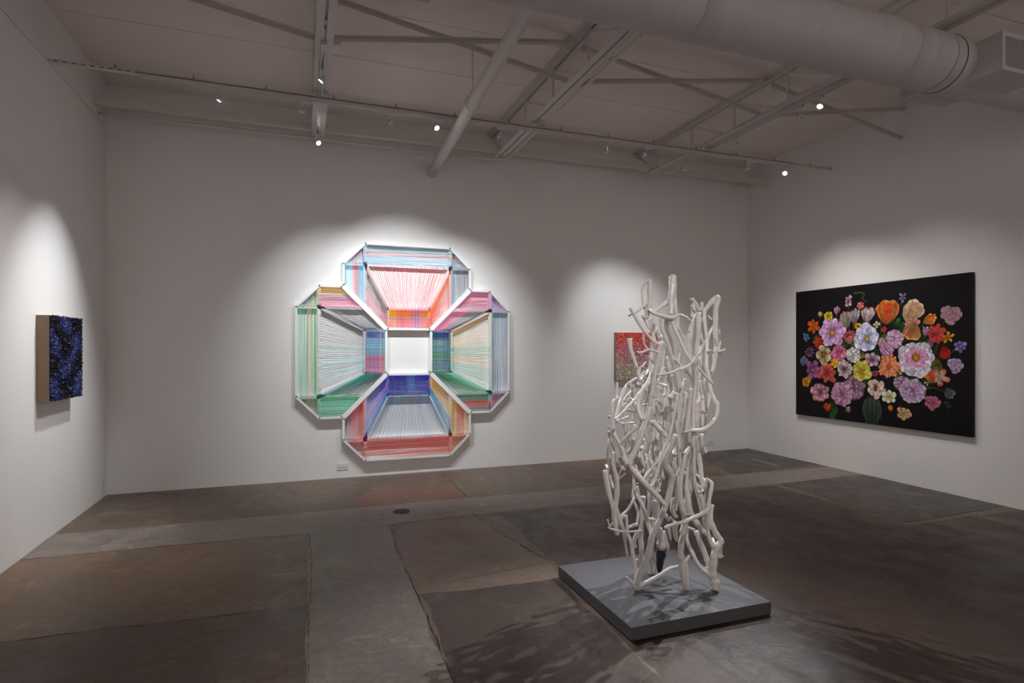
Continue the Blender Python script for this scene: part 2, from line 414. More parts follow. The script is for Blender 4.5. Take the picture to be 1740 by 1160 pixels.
# ------------------------------------------------------------------ round air duct with side registers
DY, DZ, DR = 2.965, 3.60, .204
du = empty('air_duct', (2.2, DY, DZ), 'large round white air duct crossing below the joists', 'duct')
segs = [(LX - .01, .35, DR), (.35, 2.21, DR), (2.21, 3.93, DR + .003), (3.93, 4.32, DR - .004), (4.32, RX, DR - .006)]
for a, b, r in segs:
    n = max(2, int((b - a) / .16)); prof = []
    mb = MB(); P = []; R_ = []
    for k in range(n):                       # faint spiral-seam ribs
        x0 = a + (b - a) * k / n; x1 = a + (b - a) * (k + 1) / n
        P += [(x0 + .002, DY, DZ), (x1 - .006, DY, DZ), (x1 - .003, DY, DZ)]; R_ += [r, r, r + .0016]
    P.append((b - .001, DY, DZ)); R_.append(r)
    mb.tube(P, R_, 56); mb.build('duct_section', M_DUCT, du, True)
for x in (2.21, 4.32, .35, 4.42):            # dark slip-joint gaps
    mb = MB(); mb.tube([(x - .003, DY, DZ), (x + .003, DY, DZ)], DR - .0035 if x < 4.3 else DR - .0035, 56, True); mb.build('joint', M_DARKGAP, du, True)
mb = MB(); mb.tube([(3.90, DY, DZ), (3.95, DY, DZ)], DR + .006, 56); mb.build('collar', M_DUCT, du, True)
def register(x0, x1, front):
    if front:
        y0, y1, z0, z1 = 2.62, 2.90, 3.42, 3.685
    else:
        y0, y1, z0, z1 = 3.04, 3.27, 3.47, 3.72
    g = MB(); g.box(x0, x1, y0, y1, z0, z1); bx = g.build('register_box', M_DUCT, du)
    yf = y0 if front else y1; sg = -1 if front else 1
    g = MB()
    fw = .03
    ya, yb = sorted((yf + sg * .0005, yf + sg * .008))
    g.box(x0, x1, ya, yb, z0, z0 + fw); g.box(x0, x1, ya, yb, z1 - fw, z1); g.box(x0, x0 + fw, ya, yb, z0 + fw, z1 - fw); g.box(x1 - fw, x1, ya, yb, z0 + fw, z1 - fw)
    g.build('grille_frame', M_DUCT, bx)
    g = MB(); ya, yb = sorted((yf, yf + sg * .0015)); g.box(x0 + fw, x1 - fw, ya, yb, z0 + fw, z1 - fw); g.build('grille_back', M_BLACK, bx)
    k = x0 + fw + .008
    first = None
    while k < x1 - fw - .006:
        if first is None:
            g = MB(); ya, yb = sorted((yf + sg * .001, yf + sg * .007)); g.box(k, k + .006, ya, yb, z0 + fw, z1 - fw); first = g.build('louver', M_DUCT, bx); kx = k
        else:
            o = first.copy(); COL.objects.link(o); o.parent = bx; o.location.x = first.location.x + (k - kx)
        k += .0165
register(4.52, 4.98, True)
register(4.44, 4.91, False)
register(.21, .68, False)
for x in (.9, 3.2, 5.6):
    mb = MB(); mb.box(x - .012, x + .012, DY - .002, DY + .002, DZ + DR - .01, CEIL - .001); mb.build('hanger_strap', M_STEEL, du)
    
# ------------------------------------------------------------------ wall outlets
def outlet(M, wd, ht, label, horiz, duplex=1):
    e = empty('wall_outlet', M.translation, label, 'outlet', 'white wall outlets')
    mb = MB(); mb.box(-wd/2, wd/2, -.006, 0, -ht/2, ht/2, M); pl = mb.build('cover_plate', M_PLATE, e)
    n = 2 * duplex if horiz else 2
    for i in range(n):
        cx, cz = ((i - (n-1)/2) * wd / (n + .5), 0) if horiz else (0, (i - .5) * ht * .42)
        rw, rh = (wd / (n + 1.4), ht * .42) if horiz else (wd * .5, ht * .3)
        mb = MB(); mb.box(cx - rw/2, cx + rw/2, -.0085, -.006, cz - rh/2, cz + rh/2, M); f_ = mb.build('receptacle', M_PLATE, e)
        mb = MB()
        for q_ in (-1, 1):
            if horiz: mb.box(cx - rw*.3, cx + rw*.1, -.0092, -.0085, cz + q_*rh*.22 - .0016, cz + q_*rh*.22 + .0016, M)
            else: mb.box(cx + q_*rw*.22 - .0016, cx + q_*rw*.22 + .0016, -.0092, -.0085, cz - rh*.1, cz + rh*.3, M)
        mb.build('slots', M_SLOT, f_)
outlet(Matrix.Translation((.433, BY, .134)), .125, .078, 'white wall outlet low on the back wall below the colourful thread artwork', True, 2)
outlet(Matrix.Translation((5.614, BY, .126)), .118, .074, 'white wall outlet low on the back wall near the right corner', True, 1)
outlet(Matrix.Translation((LX, 6.865, .128)) @ Matrix.Rotation(math.pi/2, 4, 'Z'), .075, .118, 'white wall outlet low on the left wall near the corner', False)

# ------------------------------------------------------------------ spotlight tracks
def track_x(y, z, x0, x1, label, slots):
    t = empty('light_track', (x0, y, z), label, 'light track', 'spotlight tracks')
    mb = MB(); mb.box(x0, x1, y - .0205, y + .0205, z + .024, z + .032); mb.box(x0, x1, y - .0205, y + .0205, z + .041, z + .048)
    mb.build('strut_channel', M_STEEL, t)
    mb = MB(); mb.box(x0, x1, y - .012, y + .012, z + .032, z + .041); mb.build('strut_web', M_DARKGAP, t)
    if slots:
        first = None
        for a, b in slots:            # perforated strut ends: tabs between the slots
            k = a
            while k < b - .035:
                if first is None:
                    mb = MB(); mb.box(k, k + .034, y - .0200, y - .0125, z + .0322, z + .0408); first = mb.build('strut_tab', M_STEEL, t); k0 = k
                else:
                    o = first.copy(); COL.objects.link(o); o.parent = t; o.location.x = first.location.x + k - k0
                k += .062
    a0 = slots[0][1] if slots else x0; a1 = slots[1][0] if slots else x1
    mb = MB(); mb.box(a0, a1, y - .0175, y - .007, z, z + .024); mb.box(a0, a1, y + .007, y + .0175, z, z + .024); mb.box(a0, a1, y - .007, y + .007, z + .014, z + .024)
    mb.build('track_rail', M_TRACK, t)
    for x in [x0 + .45 + k * .57 for k in range(int((x1 - x0) / .57))]:
        mb = MB(); mb.tube([(x, y, z + .044), (x, y, z + .085)], .003, 6); mb.build('bolt', M_IRON, t)
        mb = MB(); mb.box(x - .012, x + .012, y - .012, y + .012, z + .048, z + .056); mb.build('bolt_washer', M_IRON, t)
    for x in JX:
        for q_ in (-.045, .045):
            mb = MB(); mb.box(x + q_ - .015, x + q_ + .015, y - .02, y + .02, z + .048, JZ); mb.build('joist_clip', M_STEEL, t)
    return t
def track_y(x, z, y0, y1, label):
    t = empty('light_track', (x, y1, z), label, 'light track', 'spotlight tracks')
    mb = MB()
    mb.box(x - .0175, x - .007, y0, y1, z, z + .024); mb.box(x + .007, x + .0175, y0, y1, z, z + .024); mb.box(x - .007, x + .007, y0, y1, z + .014, z + .024)
    mb.build('track_rail', M_TRACK, t)
    mb = MB(); mb.box(x - .022, x + .022, y0 - .09, y0, z - .006, z + .026); mb.build('power_feed', M_TRACK, t)
    k = y0 + .2
    while k < y1:
        mb = MB(); mb.tube([(x, k, z + .0138), (x, k, z + .011)], .005, 8); mb.build('screw', M_BLACK, t)
        mb = MB(); mb.box(x - .006, x + .006, k - .01, k + .01, z + .024, JZ); mb.build('mounting_clip', M_STEEL, t)
        k += .75
    return t
TZ = 3.742
track_x(5.57, TZ, LX, RX, 'long spotlight track hung wall to wall in front of the back wall', [(LX + .001, -1.25), (5.72, RX - .001)])
track_y(.15, JZ - .026, 4.70, 6.72, 'short spotlight track under the joist nearest the left wall')
track_y(4.44, JZ - .026, 3.3, 6.55, 'spotlight track under the joist near the right wall')
track_x(.35, TZ, LX, RX, 'added spotlight track overhead behind the viewer', None)  # unseen track, added to carry the lamps behind the view

# ------------------------------------------------------------------ spotlight heads
def head(loc, axis, target, label, watts, col=NEUT, cone=46, blend=1.0, drop=.085):
    """track adapter, bent stem, gimbal ring, lamp cup, lens; its light leaves through the lens"""
    loc = Vector(loc); e = empty('track_spotlight', loc, label, 'spotlight', 'track spotlights')
    ax = Vector((1,0,0)) if axis == 'x' else Vector((0,1,0)); sd = Vector((0,1,0)) if axis == 'x' else Vector((1,0,0))
    mb = MB(); mb.bar(loc - ax * .03 + Vector((0,0,-.010)), loc + ax * .085 + Vector((0,0,-.010)), .026, .020); mb.build('adapter', M_TRACK, e)
    c = loc + Vector((0, 0, -drop)); d = (Vector(target) - c).normalized()
    mb = MB(); p, v = smooth_path([loc + Vector((0,0,-.02)), loc + ax*.006 + Vector((0,0,-.035)), loc + ax*.012 + Vector((0,0,-.05)), c - d * .022], [.0045]*4, 4)
    mb.tube(p, .0045, 8); mb.build('stem', M_TRACK, e, True)
    rot = d.to_track_quat('Z', 'Y').to_matrix().to_4x4(); M = Matrix.Translation(c) @ rot
    mb = MB(); mb.lathe([(.008, -.034), (.012, -.030), (.013, -.018), (.020, -.008), (.0245, .004), (.0265, .014), (.0265, .027), (.0245, .027), (.0238, .0155), (.0001, .0155)], M, 22)
    cup = mb.build('lamp_cup', M_CHROME, e, True)
    mb = MB(); mb.lathe([(.0300, .004), (.0315, .004), (.0315, .012), (.0300, .012)], M, 22)
    mb.add([], []); mb.build('gimbal_ring', M_TRACK, e, True)
    mb = MB()
    for s_ in (-1, 1):
        a = M @ Vector((s_ * .031, 0, .008)); b = M @ Vector((s_ * .026, 0, -.022)); q_ = M @ Vector((0, 0, -.034))
        mb.tube([a, b, q_], .0028, 6)
    mb.build('yoke', M_TRACK, e, True)
    mb = MB(); mb.lathe([(.0225, .0165), (.0225, .0185), (.017, .0195), (.0001, .020)], M, 22); mb.build('lens', M_LENS, e, True)
    ld = bpy.data.lights.new('spot_beam', 'SPOT'); ld.energy = watts; ld.color = col
    ld.spot_size = math.radians(cone); ld.spot_blend = blend; ld.shadow_soft_size = .018
    lo = bpy.data.objects.new('spot_beam', ld); COL.objects.link(lo); lo.parent = e
    lo.matrix_basis = Matrix.Translation(-loc) @ Matrix.Translation(c + d * .045) @ (-d).to_track_quat('Z', 'Y').to_matrix().to_4x4()
    return e
AC = Vector((1.195, 7.0, 1.465))           # centre of the thread artwork
SCU = Vector((2.05, 3.0, 1.0))             # sculpture
N_ = ['first', 'second', 'third', 'fourth', 'fifth', 'sixth', 'seventh', 'eighth', 'ninth']
long_heads = [(-.672, (LX, 5.62, 1.15), W_BLUE*1.1, 54, COOL), (-.014, (.6, 7.0, 1.05), W_CROSS*.75, 74, COOL), (.789, (1.2, 7.0, 1.35), W_CROSS*1.05, 80, COOL),
              (1.22, (2.0, 3.05, .9), W_SCULPT*1.2, 32, COOL), (1.878, (1.75, 7.0, 1.05), W_CROSS*.75, 74, COOL), (3.102, (4.2, 7.0, 1.2), W_RED*.7, 56, COOL),
              (3.575, (4.25, 7.0, 1.3), W_RED, 56, COOL), (4.99, (6.3, 5.0, .4), W_PAINT*.9, 76, NEUT), (5.565, (2.05, 3.0, .9), W_SCULPT*.5, 28, COOL)]
for i, (x, tg, wt, cn, cl) in enumerate(long_heads):
    head((x, 5.57, TZ), 'x', tg, 'small chrome track spotlight, %s from the left on the long track' % N_[i], wt, cl, cn)
head((.15, 5.034, JZ - .026), 'y', (-1.89, 5.0, .7), 'small chrome track spotlight under the first joist, nearer the viewer', W_BLUE*.9, NEUT, 60)
head((.15, 6.584, JZ - .026), 'y', (2.0, 3.0, .9), 'brightly glaring track spotlight under the first joist beside the back wall', W_SCULPT*.5, NEUT, 34)
j3 = [(4.031, (2.05, 3.0, .9), W_SCULPT*1.4, 32, COOL, 'nearest the duct'), (4.257, (6.3, 4.4, .3), W_PAINT, 80, NEUT, 'second from the duct'),
      (5.109, (6.3, 5.45, .3), W_PAINT, 80, NEUT, 'third from the duct'), (6.025, (4.5, 7.0, 1.3), W_RED*.35, 44, NEUT, 'farthest from the duct')]
for y, tg, wt, cn, cl, nm in j3:
    head((4.44, y, JZ - .026), 'y', tg, 'small chrome track spotlight under the third joist, ' + nm, wt, cl, cn)
for x, tg, wt, cn, nm in ((.9, (2.05, 3.0, 1.2), W_FRONT, 32, 'left one aimed at the branch sculpture'), (3.6, (2.05, 3.0, 1.15), W_FRONT*.08, 34, 'right one aimed at the branch sculpture'), (-.9, (-.9, RY, 1.6), W_REAR_FILL, 80, 'first of three added fill lamps facing the rear wall'),
                      (2.6, (2.6, RY, 1.6), W_REAR_FILL, 80, 'second of three added fill lamps facing the rear wall'), (5.0, (5.0, RY, 1.6), W_REAR_FILL, 80, 'third of three added fill lamps facing the rear wall')):  # the three rear lamps are added fill, bounced off the rear wall
    head((x, .35, TZ), 'x', tg, 'chrome track spotlight behind the viewer, ' + nm, wt, WARM, cn)

# ------------------------------------------------------------------ plinth
PX0, PX1, PY0, PY1, PZ = 1.578, 2.482, 2.585, 3.485, .0755
pl = empty('plinth', ((PX0+PX1)/2, (PY0+PY1)/2, 0), 'low square grey laminate plinth under the branch sculpture', 'plinth')
mb = MB(); mb.box(PX0 + .02, PX1 - .02, PY0 + .02, PY1 - .02, 0.003, .03); mb.build('recessed_base', M_PLINTHBASE, pl)
mb = MB(); mb.box(PX0, PX1, PY0, PY1, PZ - .004, PZ); mb.build('top_panel', M_PLINTH, pl)
for (a, b, c_, d_) in ((PX0, PX1, PY0, PY0 + .003), (PX0, PX1, PY1 - .003, PY1), (PX0, PX0 + .003, PY0 + .0035, PY1 - .0035), (PX1 - .003, PX1, PY0 + .0035, PY1 - .0035)):
    mb = MB(); mb.box(a, b, c_, d_, .008, PZ - .0045); mb.build('side_panel', M_PLINTH, pl)

# ------------------------------------------------------------------ thread artwork: four framed arms around an open square
G = .256
art = empty('thread_artwork', (1.195, BY, 1.465 - 5 * G), 'large cross-shaped white frame strung with bright multicoloured threads', 'artwork')
FD = .062                                  # frame depth off the wall
def arm_map(rot):
    def f(s, t, d):                        # s across, t outward (grid units), d metres off the wall
        a, b = s * G, t * G
        x, z = {0: (a, b), 1: (-b, a), 2: (-a, -b), 3: (b, -a)}[rot]
        return Vector((1.195 + x, BY - d, 1.465 + z))
    return f
OUT = [(-1, 1), (-3, 3), (-3, 4), (-2, 5), (2, 5), (3, 4), (3, 3), (1, 1)]
def stick(mb, f, p, q, wd, off, d0=.001, d1=FD):
    """bar lying between points p,q (grid units), its width wd to the left of p->q starting at off metres"""
    px, py = p; qx, qy = q; L_ = math.hypot(qx-px, qy-py); nx, ny = -(qy-py)/L_, (qx-px)/L_
    o0, o1 = off / G, (off + wd) / G
    quad = [(px + nx*o0, py + ny*o0), (qx + nx*o0, qy + ny*o0), (qx + nx*o1, qy + ny*o1), (px + nx*o1, py + ny*o1)]
    mb.prism(quad, lambda c: f(c[0], c[1], d0), lambda c: f(c[0], c[1], d1))
trng = random.Random(3)
def threads(f, e0, e1, n, palette, name, parent, th=.0026, d=FD - .004, jit=.12, k0=0.0, k1=1.0, wander=0.0):
    """n threads from points along e0 to points along e1; palette: list of (upto, (rgb), variation)"""
    mb = MB()
    for i in range(n):
        k = k0 + (k1 - k0) * (i + .5) / n
        ja, jb = trng.gauss(0, jit) / n, trng.gauss(0, jit + wander) / n
        A = (e0[0][0] + (e0[1][0]-e0[0][0])*(k+ja), e0[0][1] + (e0[1][1]-e0[0][1])*(k+ja))
        B = (e1[0][0] + (e1[1][0]-e1[0][0])*(k+jb), e1[0][1] + (e1[1][1]-e1[0][1])*(k+jb))
        r = trng.random()
        for up, cols in palette:
            if k <= up: break
        c = cols[int(r * len(cols)) % len(cols)]
        v = trng.uniform(.95, 1.3); L3 = lin(c); mg = sum(L3) / 3; mb.cur = tuple(max(0.0, min(1, (mg + (q_ - mg) * 1.5) * v)) for q_ in L3)
        P, Q = f(A[0], A[1], d + trng.uniform(0, .0015)), f(B[0], B[1], d + trng.uniform(0, .0015))
        if (Q - P).length < .004: continue
        mb.tube([P, Q], th / 2 * trng.uniform(.8, 1.2), 4, True)
    o = mb.build(name, M_THREAD, parent); o['kind'] = 'stuff'
    return o
def tri_threads(f, corner, n, pal_s, pal_t, parent, d=FD - .004):
    """crossing threads over a corner triangle (sgn*2..3, 4..5)"""
    sg = corner
    threads(f, ((sg*2, 4), (sg*2.87, 4)), ((sg*2, 4.87), (sg*2.87, 4)), n, pal_s, 'thread_layer', parent, d=d + .002)
    threads(f, ((sg*2, 4.87), (sg*2, 4)), ((sg*2, 4.87), (sg*2.87, 4)), n, pal_t, 'thread_layer', parent, d=d + .004)
def P1(*cols): return [(1.01, list(cols))]
# colours
LB, PB, TE, RD, PK, OR, YE, GR, BK = (150,200,222), (176,208,224), (60,140,158), (214,66,72), (228,120,150), (240,140,70), (246,196,90), (120,122,126), (46,46,52)
MI, PE, CYN, NV, SL, MG, GN, DG, WH = (140,208,180), (246,208,160), (110,192,206), (40,56,120), (106,136,160), (196,86,140), (40,150,96), (20,104,84), (236,236,236)
BL, RO, PU, CR, LV, SA = (50,74,176), (36,44,150), (120,100,180), (186,44,70), (170,150,206), (232,104,92)
A = [  # per arm: dict of panel palettes (0 top, 1 left, 2 bottom, 3 right)
 dict(row=[(.12, [GR, BK]), (.36, [LB, PB, TE]), (.52, [RD, PK, LB]), (.8, [PB, LB]), (1.01, [LB, (90,150,190)])],
      colL=[(.35, [(120,176,206), LB]), (.62, [PK, RD, (240,160,170)]), (1.01, [(150,208,216), PB])], colR=[(.5, [GR, BK, SL]), (1.01, [BK, (70,90,110), GR])],
      mid=[(.25, [RD, (150,60,66), RD]), (.75, [RD, (230,110,120), PK]), (1.01, [RD, (230,90,70), (150,60,60)])],
      sideL=[(.45, [GR, BK, (150,110,120)]), (1.01, [PK, GR, (150,110,120), RD])], sideR=[(.4, [RD, OR, SA]), (1.01, [OR, SA, PK, RD])],
      inS=[(.2, [YE, OR]), (.6, [OR, PK, RD]), (.75, [PU, LV, OR]), (1.01, [OR, PK])], inT=[(.55, [PK, LV, SA, (226,150,160)]), (.8, [YE, OR]), (1.01, [OR, RD])],
      cLs=[(.5, [TE, BK, (70,120,160)]), (.75, [MG, RD]), (1.01, [(70,110,150), TE])], cLt=[(.4, [TE, BK]), (.6, [RD, MG, LB]), (1.01, [(80,130,170), TE])],
      cRs=P1(BK, SL, (70,90,120)), cRt=[(.35, [TE, BK]), (.55, [RD, BK]), (1.01, [(80,120,170), BK, TE])]),
 dict(row=[(.2, [MI, GN]), (.45, [MI, PE]), (.62, [PE, MI]), (1.01, [MI, (110,200,170), PE])],
      colL=[(.3, [GN, MI]), (.7, [MI, (150,210,190)]), (1.01, [MI, TE, GN])], colR=[(.35, [PK, MG]), (.65, [PK, GR, (150,120,140)]), (1.01, [PE, YE, (240,190,130)])],
      mid=[(.35, [CYN, BK, (130,180,190)]), (.6, [GR, BK, CYN]), (1.01, [BK, (70,70,74)])],
      sideL=[(.5, [DG, GN, TE]), (1.01, [TE, DG, BK])], sideR=[(.35, [BK, GR, (70,70,80)]), (.7, [GR, BK]), (1.01, [(110,150,180), GR, BK])],
      inS=[(.42, [MG, PK, CR]), (.8, [CYN, TE, (40,120,150)]), (1.01, [SL, PU, GR])], inT=[(.3, [CYN, PK, WH]), (.6, [(90,160,190), PU]), (1.01, [TE, MG, NV])],
      cLs=[(.4, [GN, DG]), (1.01, [DG, GN, BK])], cLt=[(.4, [GN, DG, BK]), (.7, [OR, GN]), (1.01, [GN, DG])],
      cRs=[(.4, [YE, GN, OR]), (.7, [TE, DG]), (1.01, [PU, MG])], cRt=[(.4, [NV, PU, BK]), (.7, [GN, TE]), (1.01, [GN, YE])]),
 dict(row=[(.18, [OR, (226,110,50)]), (.5, [SA, RD]), (.62, [CR, BK, SA]), (1.01, [SA, RD])],
      colL=[(.35, [YE, PE, OR]), (.7, [SA, RD, OR]), (1.01, [PE, YE, OR])], colR=[(.25, [RD, SA]), (.75, [RD, PK, (200,90,110)]), (1.01, [GR, BK, (150,80,90)])],
      mid=[(.2, [(110,164,200), (140,188,212)]), (.5, [(110,140,186), (140,150,200), SL]), (1.01, [(110,164,200), (140,188,212), (70,120,160)])],
      sideL=[(.4, [(80,150,196), (110,170,206)]), (.55, [PE, (120,170,200)]), (1.01, [PE, OR, YE])], sideR=[(.3, [(100,160,200), BL]), (.6, [LV, BL]), (1.01, [BL, PU, NV])],
      inS=[(.35, [BL, RO, PU]), (.55, [SL, (120,160,200), BL]), (1.01, [BL, NV])], inT=[(.25, [BL, RO]), (.5, [GR, NV, (110,120,150)]), (.8, [RO, BL]), (1.01, [NV, BL, (60,60,90)])],
      cLs=P1(OR, YE, RD), cLt=[(.4, [OR, RD]), (.7, [RD, CR]), (1.01, [RD, BK, OR])],
      cRs=P1(CR, BK, RD), cRt=[(.4, [RD, OR]), (.7, [RD, CR, BK]), (1.01, [CR, RD])]),
 dict(row=[(1.01, [SL, (96,126,152), (130,160,180)])],
      colL=[(.4, [PK, MG]), (1.01, [PK, (226,140,180), CR])], colR=[(.45, [GN, SL, BK]), (.6, [CR, RD]), (.8, [CR, (170,60,80)]), (1.01, [GR, BK])],
      mid=[(.14, [PE, OR]), (.25, [MI, PE]), (.42, [PE]), (.58, [MI, GN]), (.72, [PE, SA]), (1.01, [MI, (150,210,190)])],
      sideL=[(.55, [BK, GR, (70,70,80)]), (1.01, [PK, (236,150,190)])], sideR=[(.5, [GN, MI]), (1.01, [GN, DG, MI])],
      inS=[(.25, [NV, PU, BK]), (.55, [TE, DG]), (.72, [GN, DG]), (1.01, [TE, PU, DG])], inT=[(.5, [TE, DG]), (1.01, [DG, NV, TE])],
      cLs=[(.5, [MG, PU]), (1.01, [PU, NV, MG])], cLt=[(.5, [PK, MG]), (1.01, [PU, (90,90,160)])],
      cRs=[(.4, [CR, NV]), (1.01, [CR, MG, NV])], cRt=[(.4, [NV, SL]), (1.01, [CR, NV])]),
]
ARMN = ['upper arm of the frame, pale blue and red threads', 'left arm of the frame, mint and black threads', 'lower arm of the frame, blue and red threads', 'right arm of the frame, pink and slate threads']
for rot in range(4):
    f = arm_map(rot); pal = A[rot]
    mb = MB()
    for i in range(len(OUT)):
        p, q = OUT[i], OUT[(i + 1) % len(OUT)]
        stick(mb, f, q, p, .026, 0)
    for p, q in (((-2, 4), (2, 4)), ((-1, 2), (1, 2)), ((-2, 2), (-2, 5)), ((2, 2), (2, 5)), ((-3, 4), (-2, 4)), ((3, 4), (2, 4)), ((-1, 1), (-1, 2)), ((1, 1), (1, 2)), ((-1, 2), (-2, 4)), ((1, 2), (2, 4))):
        stick(mb, f, p, q, .044, -.022, .001, FD - .009)
    arm = mb.build('frame_arm', M_FRAME, art); arm['label'] = ARMN[rot]
    i_, dd = .028 / G, .13
    T = lambda *a, **k: threads(f, *a, parent=arm, name='thread_layer', **k)
    T(((-2, 5 - i_), (-2, 4)), ((2, 5 - i_), (2, 4)), 24, pal['row'], wander=.9, th=.0030)
    T(((-2, 2 + dd), (-3 + i_, 3 + dd)), ((-2, 4), (-3 + i_, 4)), 28, pal['colL'], th=.0032)
    T(((2, 2 + dd), (3 - i_, 3 + dd)), ((2, 4), (3 - i_, 4)), 28, pal['colR'], th=.0032)
    T(((-1, 2), (1, 2)), ((-2, 4), (2, 4)), 36, pal['mid'], th=.0042 if rot == 0 else .0032)
    # side walls: threads fan from the outer upright to the inner upright
    T(((-2, 4), (-2, 2 + dd)), ((-1, 2), (-1, 1 + dd)), 28, pal['sideL'], th=.003)
    T(((2, 4), (2, 2 + dd)), ((1, 2), (1, 1 + dd)), 28, pal['sideR'], th=.003)
    T(((-1, 1 + i_), (1, 1 + i_)), ((-1, 2), (1, 2)), 40, pal['inS'], th=.0036, d=FD - .001)
    T(((-1, 1 + i_), (-1, 2)), ((1, 1 + i_), (1, 2)), 26, pal['inT'], th=.0036)
    tri_threads(f, -1, 16, pal['cLs'], pal['cLt'], arm); tri_threads(f, 1, 16, pal['cRs'], pal['cRt'], arm)

# ------------------------------------------------------------------ red dotted panel
rp = empty('dotted_panel', (4.345, BY, 1.07), 'small square panel of beads fading from red to pale green behind the branch sculpture', 'artwork')
RXa, RXb, RZa, RZb, RD_ = 4.012, 4.672, 1.07, 1.722, .058
mb = MB(); mb.box(RXa, RXb, BY - RD_, BY - .001, RZa, RZb); mb.build('stretcher', M_LINEN, rp)
mb = MB(); rr = random.Random(5); n = 74
reds = [(226,30,36), (214,20,34), (226,30,36), (236,80,60), (236,150,130)]
mids = [(226,140,160), (240,214,210), (200,60,80), (120,100,120), (236,190,200), (150,60,70)]
lows = [(232,230,214), (200,214,184), (226,190,170), (60,70,60), (240,238,230), (180,70,60), (130,160,120)]
for i in range(n):
    for j in range(n):
        v = 1 - (j + .5) / n; x = RXa + (RXb - RXa) * (i + .5 + rr.uniform(-.2, .2)) / n; z = RZb - (RZb - RZa) * (j + .5 + rr.uniform(-.2, .2)) / n
        g = v + rr.gauss(0, .11)
        c = rr.choice(reds) if g > .72 else (rr.choice(mids) if g > .36 else rr.choice(lows))
        if rr.random() < .07: c = rr.choice([(40,40,50), (60,90,90), (240,236,228)])
        mb.cur = lin(c); r = .0046 * rr.uniform(.75, 1.1); y = BY - RD_
        mb.add([(x-r,y,z-r), (x+r,y,z-r), (x+r,y,z+r), (x-r,y,z+r), (x-r*.5,y-r*.9,z-r*.5), (x+r*.5,y-r*.9,z-r*.5), (x+r*.5,y-r*.9,z+r*.5), (x-r*.5,y-r*.9,z+r*.5)],
               [(0,1,5,4),(1,2,6,5),(2,3,7,6),(3,0,4,7),(4,5,6,7)])
o = mb.build('beads', M_BEAD, rp); o['kind'] = 'stuff'

# ------------------------------------------------------------------ blue tufted panel on the left wall
bp_ = empty('tufted_panel', (LX, 5.655, 1.10), 'square panel covered in dark blue tufts with a bare linen edge', 'artwork')
BYa, BYb, BZa, BZb = 5.335, 5.985, 1.10, 1.755
mb = MB(); mb.box(LX + .001, LX + .085, BYa, BYb, BZa, BZb); mb.build('stretcher', M_LINEN, bp_)
mb = MB(); mb.box(LX + .085, LX + .088, BYa, BYb, BZa, BZb); mb.build('dark_ground', mat('navy_ground', (14, 16, 40), .8, .2), bp_)
mb = MB(); rr = random.Random(11)
def vn(y, z):
    return .5 + .25 * math.sin(13*y + 3*math.sin(9*z)) + .25 * math.sin(17*z + 2.4*math.sin(11*y + 1))
n = 100
for i in range(n):
    for j in range(n):
        y = BYa + (BYb - BYa) * (i + rr.random()) / n; z = BZa + (BZb - BZa) * (j + rr.random()) / n
        g = vn(y - 5, z - 1) + rr.gauss(0, .22)
        c = (12,12,26) if g < .36 else ((22,25,62) if g < .62 else ((42,50,108) if g < .92 else (76,90,156)))
        if rr.random() < .02: c = (140,152,205)
        mb.cur = lin(c); h = rr.uniform(.010, .018); r = .0038
        p = Vector((LX + .088, y, z)); t = p + Vector((h, rr.uniform(-.008, .008), rr.uniform(-.008, .008)))
        a = rr.uniform(0, 6.28); u = Vector((0, math.cos(a), math.sin(a))) * r; v = Vector((0, -math.sin(a), math.cos(a))) * r * .5
        tip = Vector((0, math.cos(a), math.sin(a))) * r * 1.1
        mb.add([p + u, p + v, p - u, p - v, t + tip, t + v*.6, t - tip, t - v*.6], [(0,1,5,4),(1,2,6,5),(2,3,7,6),(3,0,4,7),(4,5,6,7)])
o = mb.build('tufts', M_TUFT, bp_); o['kind'] = 'stuff'

# ------------------------------------------------------------------ flower painting on the right wall
PXW = RX - .042                                     # face of the canvas
PYA, PYB, PZA, PZB = 6.075, 3.884, .618, 2.262      # left (far) / right (near) edges, bottom / top
fp = empty('flower_painting', (RX, (PYA+PYB)/2, PZA), 'large black canvas painted with a bouquet of many colourful flowers in a glass vase', 'painting')
mb = MB(); mb.box(PXW + .0006, RX - .001, PYB, PYA, PZA, PZB); mb.build('stretched_canvas', M_CANVASEDGE, fp)
PW, PH = PYA - PYB, PZB - PZA
NU, NV_ = 640, 480
img = np.zeros((NV_, NU, 3), dtype=np.float32); img[:] = np.array(lin((13, 11, 13)))
gu, gv = np.meshgrid((np.arange(NU) + .5) / NU * PW, (np.arange(NV_) + .5) / NV_ * PH)     # metres from lower left corner
prn = np.random.RandomState(4)
nz = prn.rand(64, 64).astype(np.float32)
def vnoise(x, y, sc):
    X = x * sc; Y = y * sc; i = np.floor(X).astype(int); j = np.floor(Y).astype(int); fx = X - i; fy = Y - j
    fx = fx*fx*(3-2*fx); fy = fy*fy*(3-2*fy)
    g = lambda a, b: nz[a % 64, b % 64]
    return (g(i,j)*(1-fx)+g(i+1,j)*fx)*(1-fy) + (g(i,j+1)*(1-fx)+g(i+1,j+1)*fx)*fy
def uv(zx, zy):                                     # position on the canvas seen in the photograph
    p = on_x(PXW, 1330 + zx / 3.626, 440 + zy / 3.626)
    return PYA - p.y, p.z - PZA
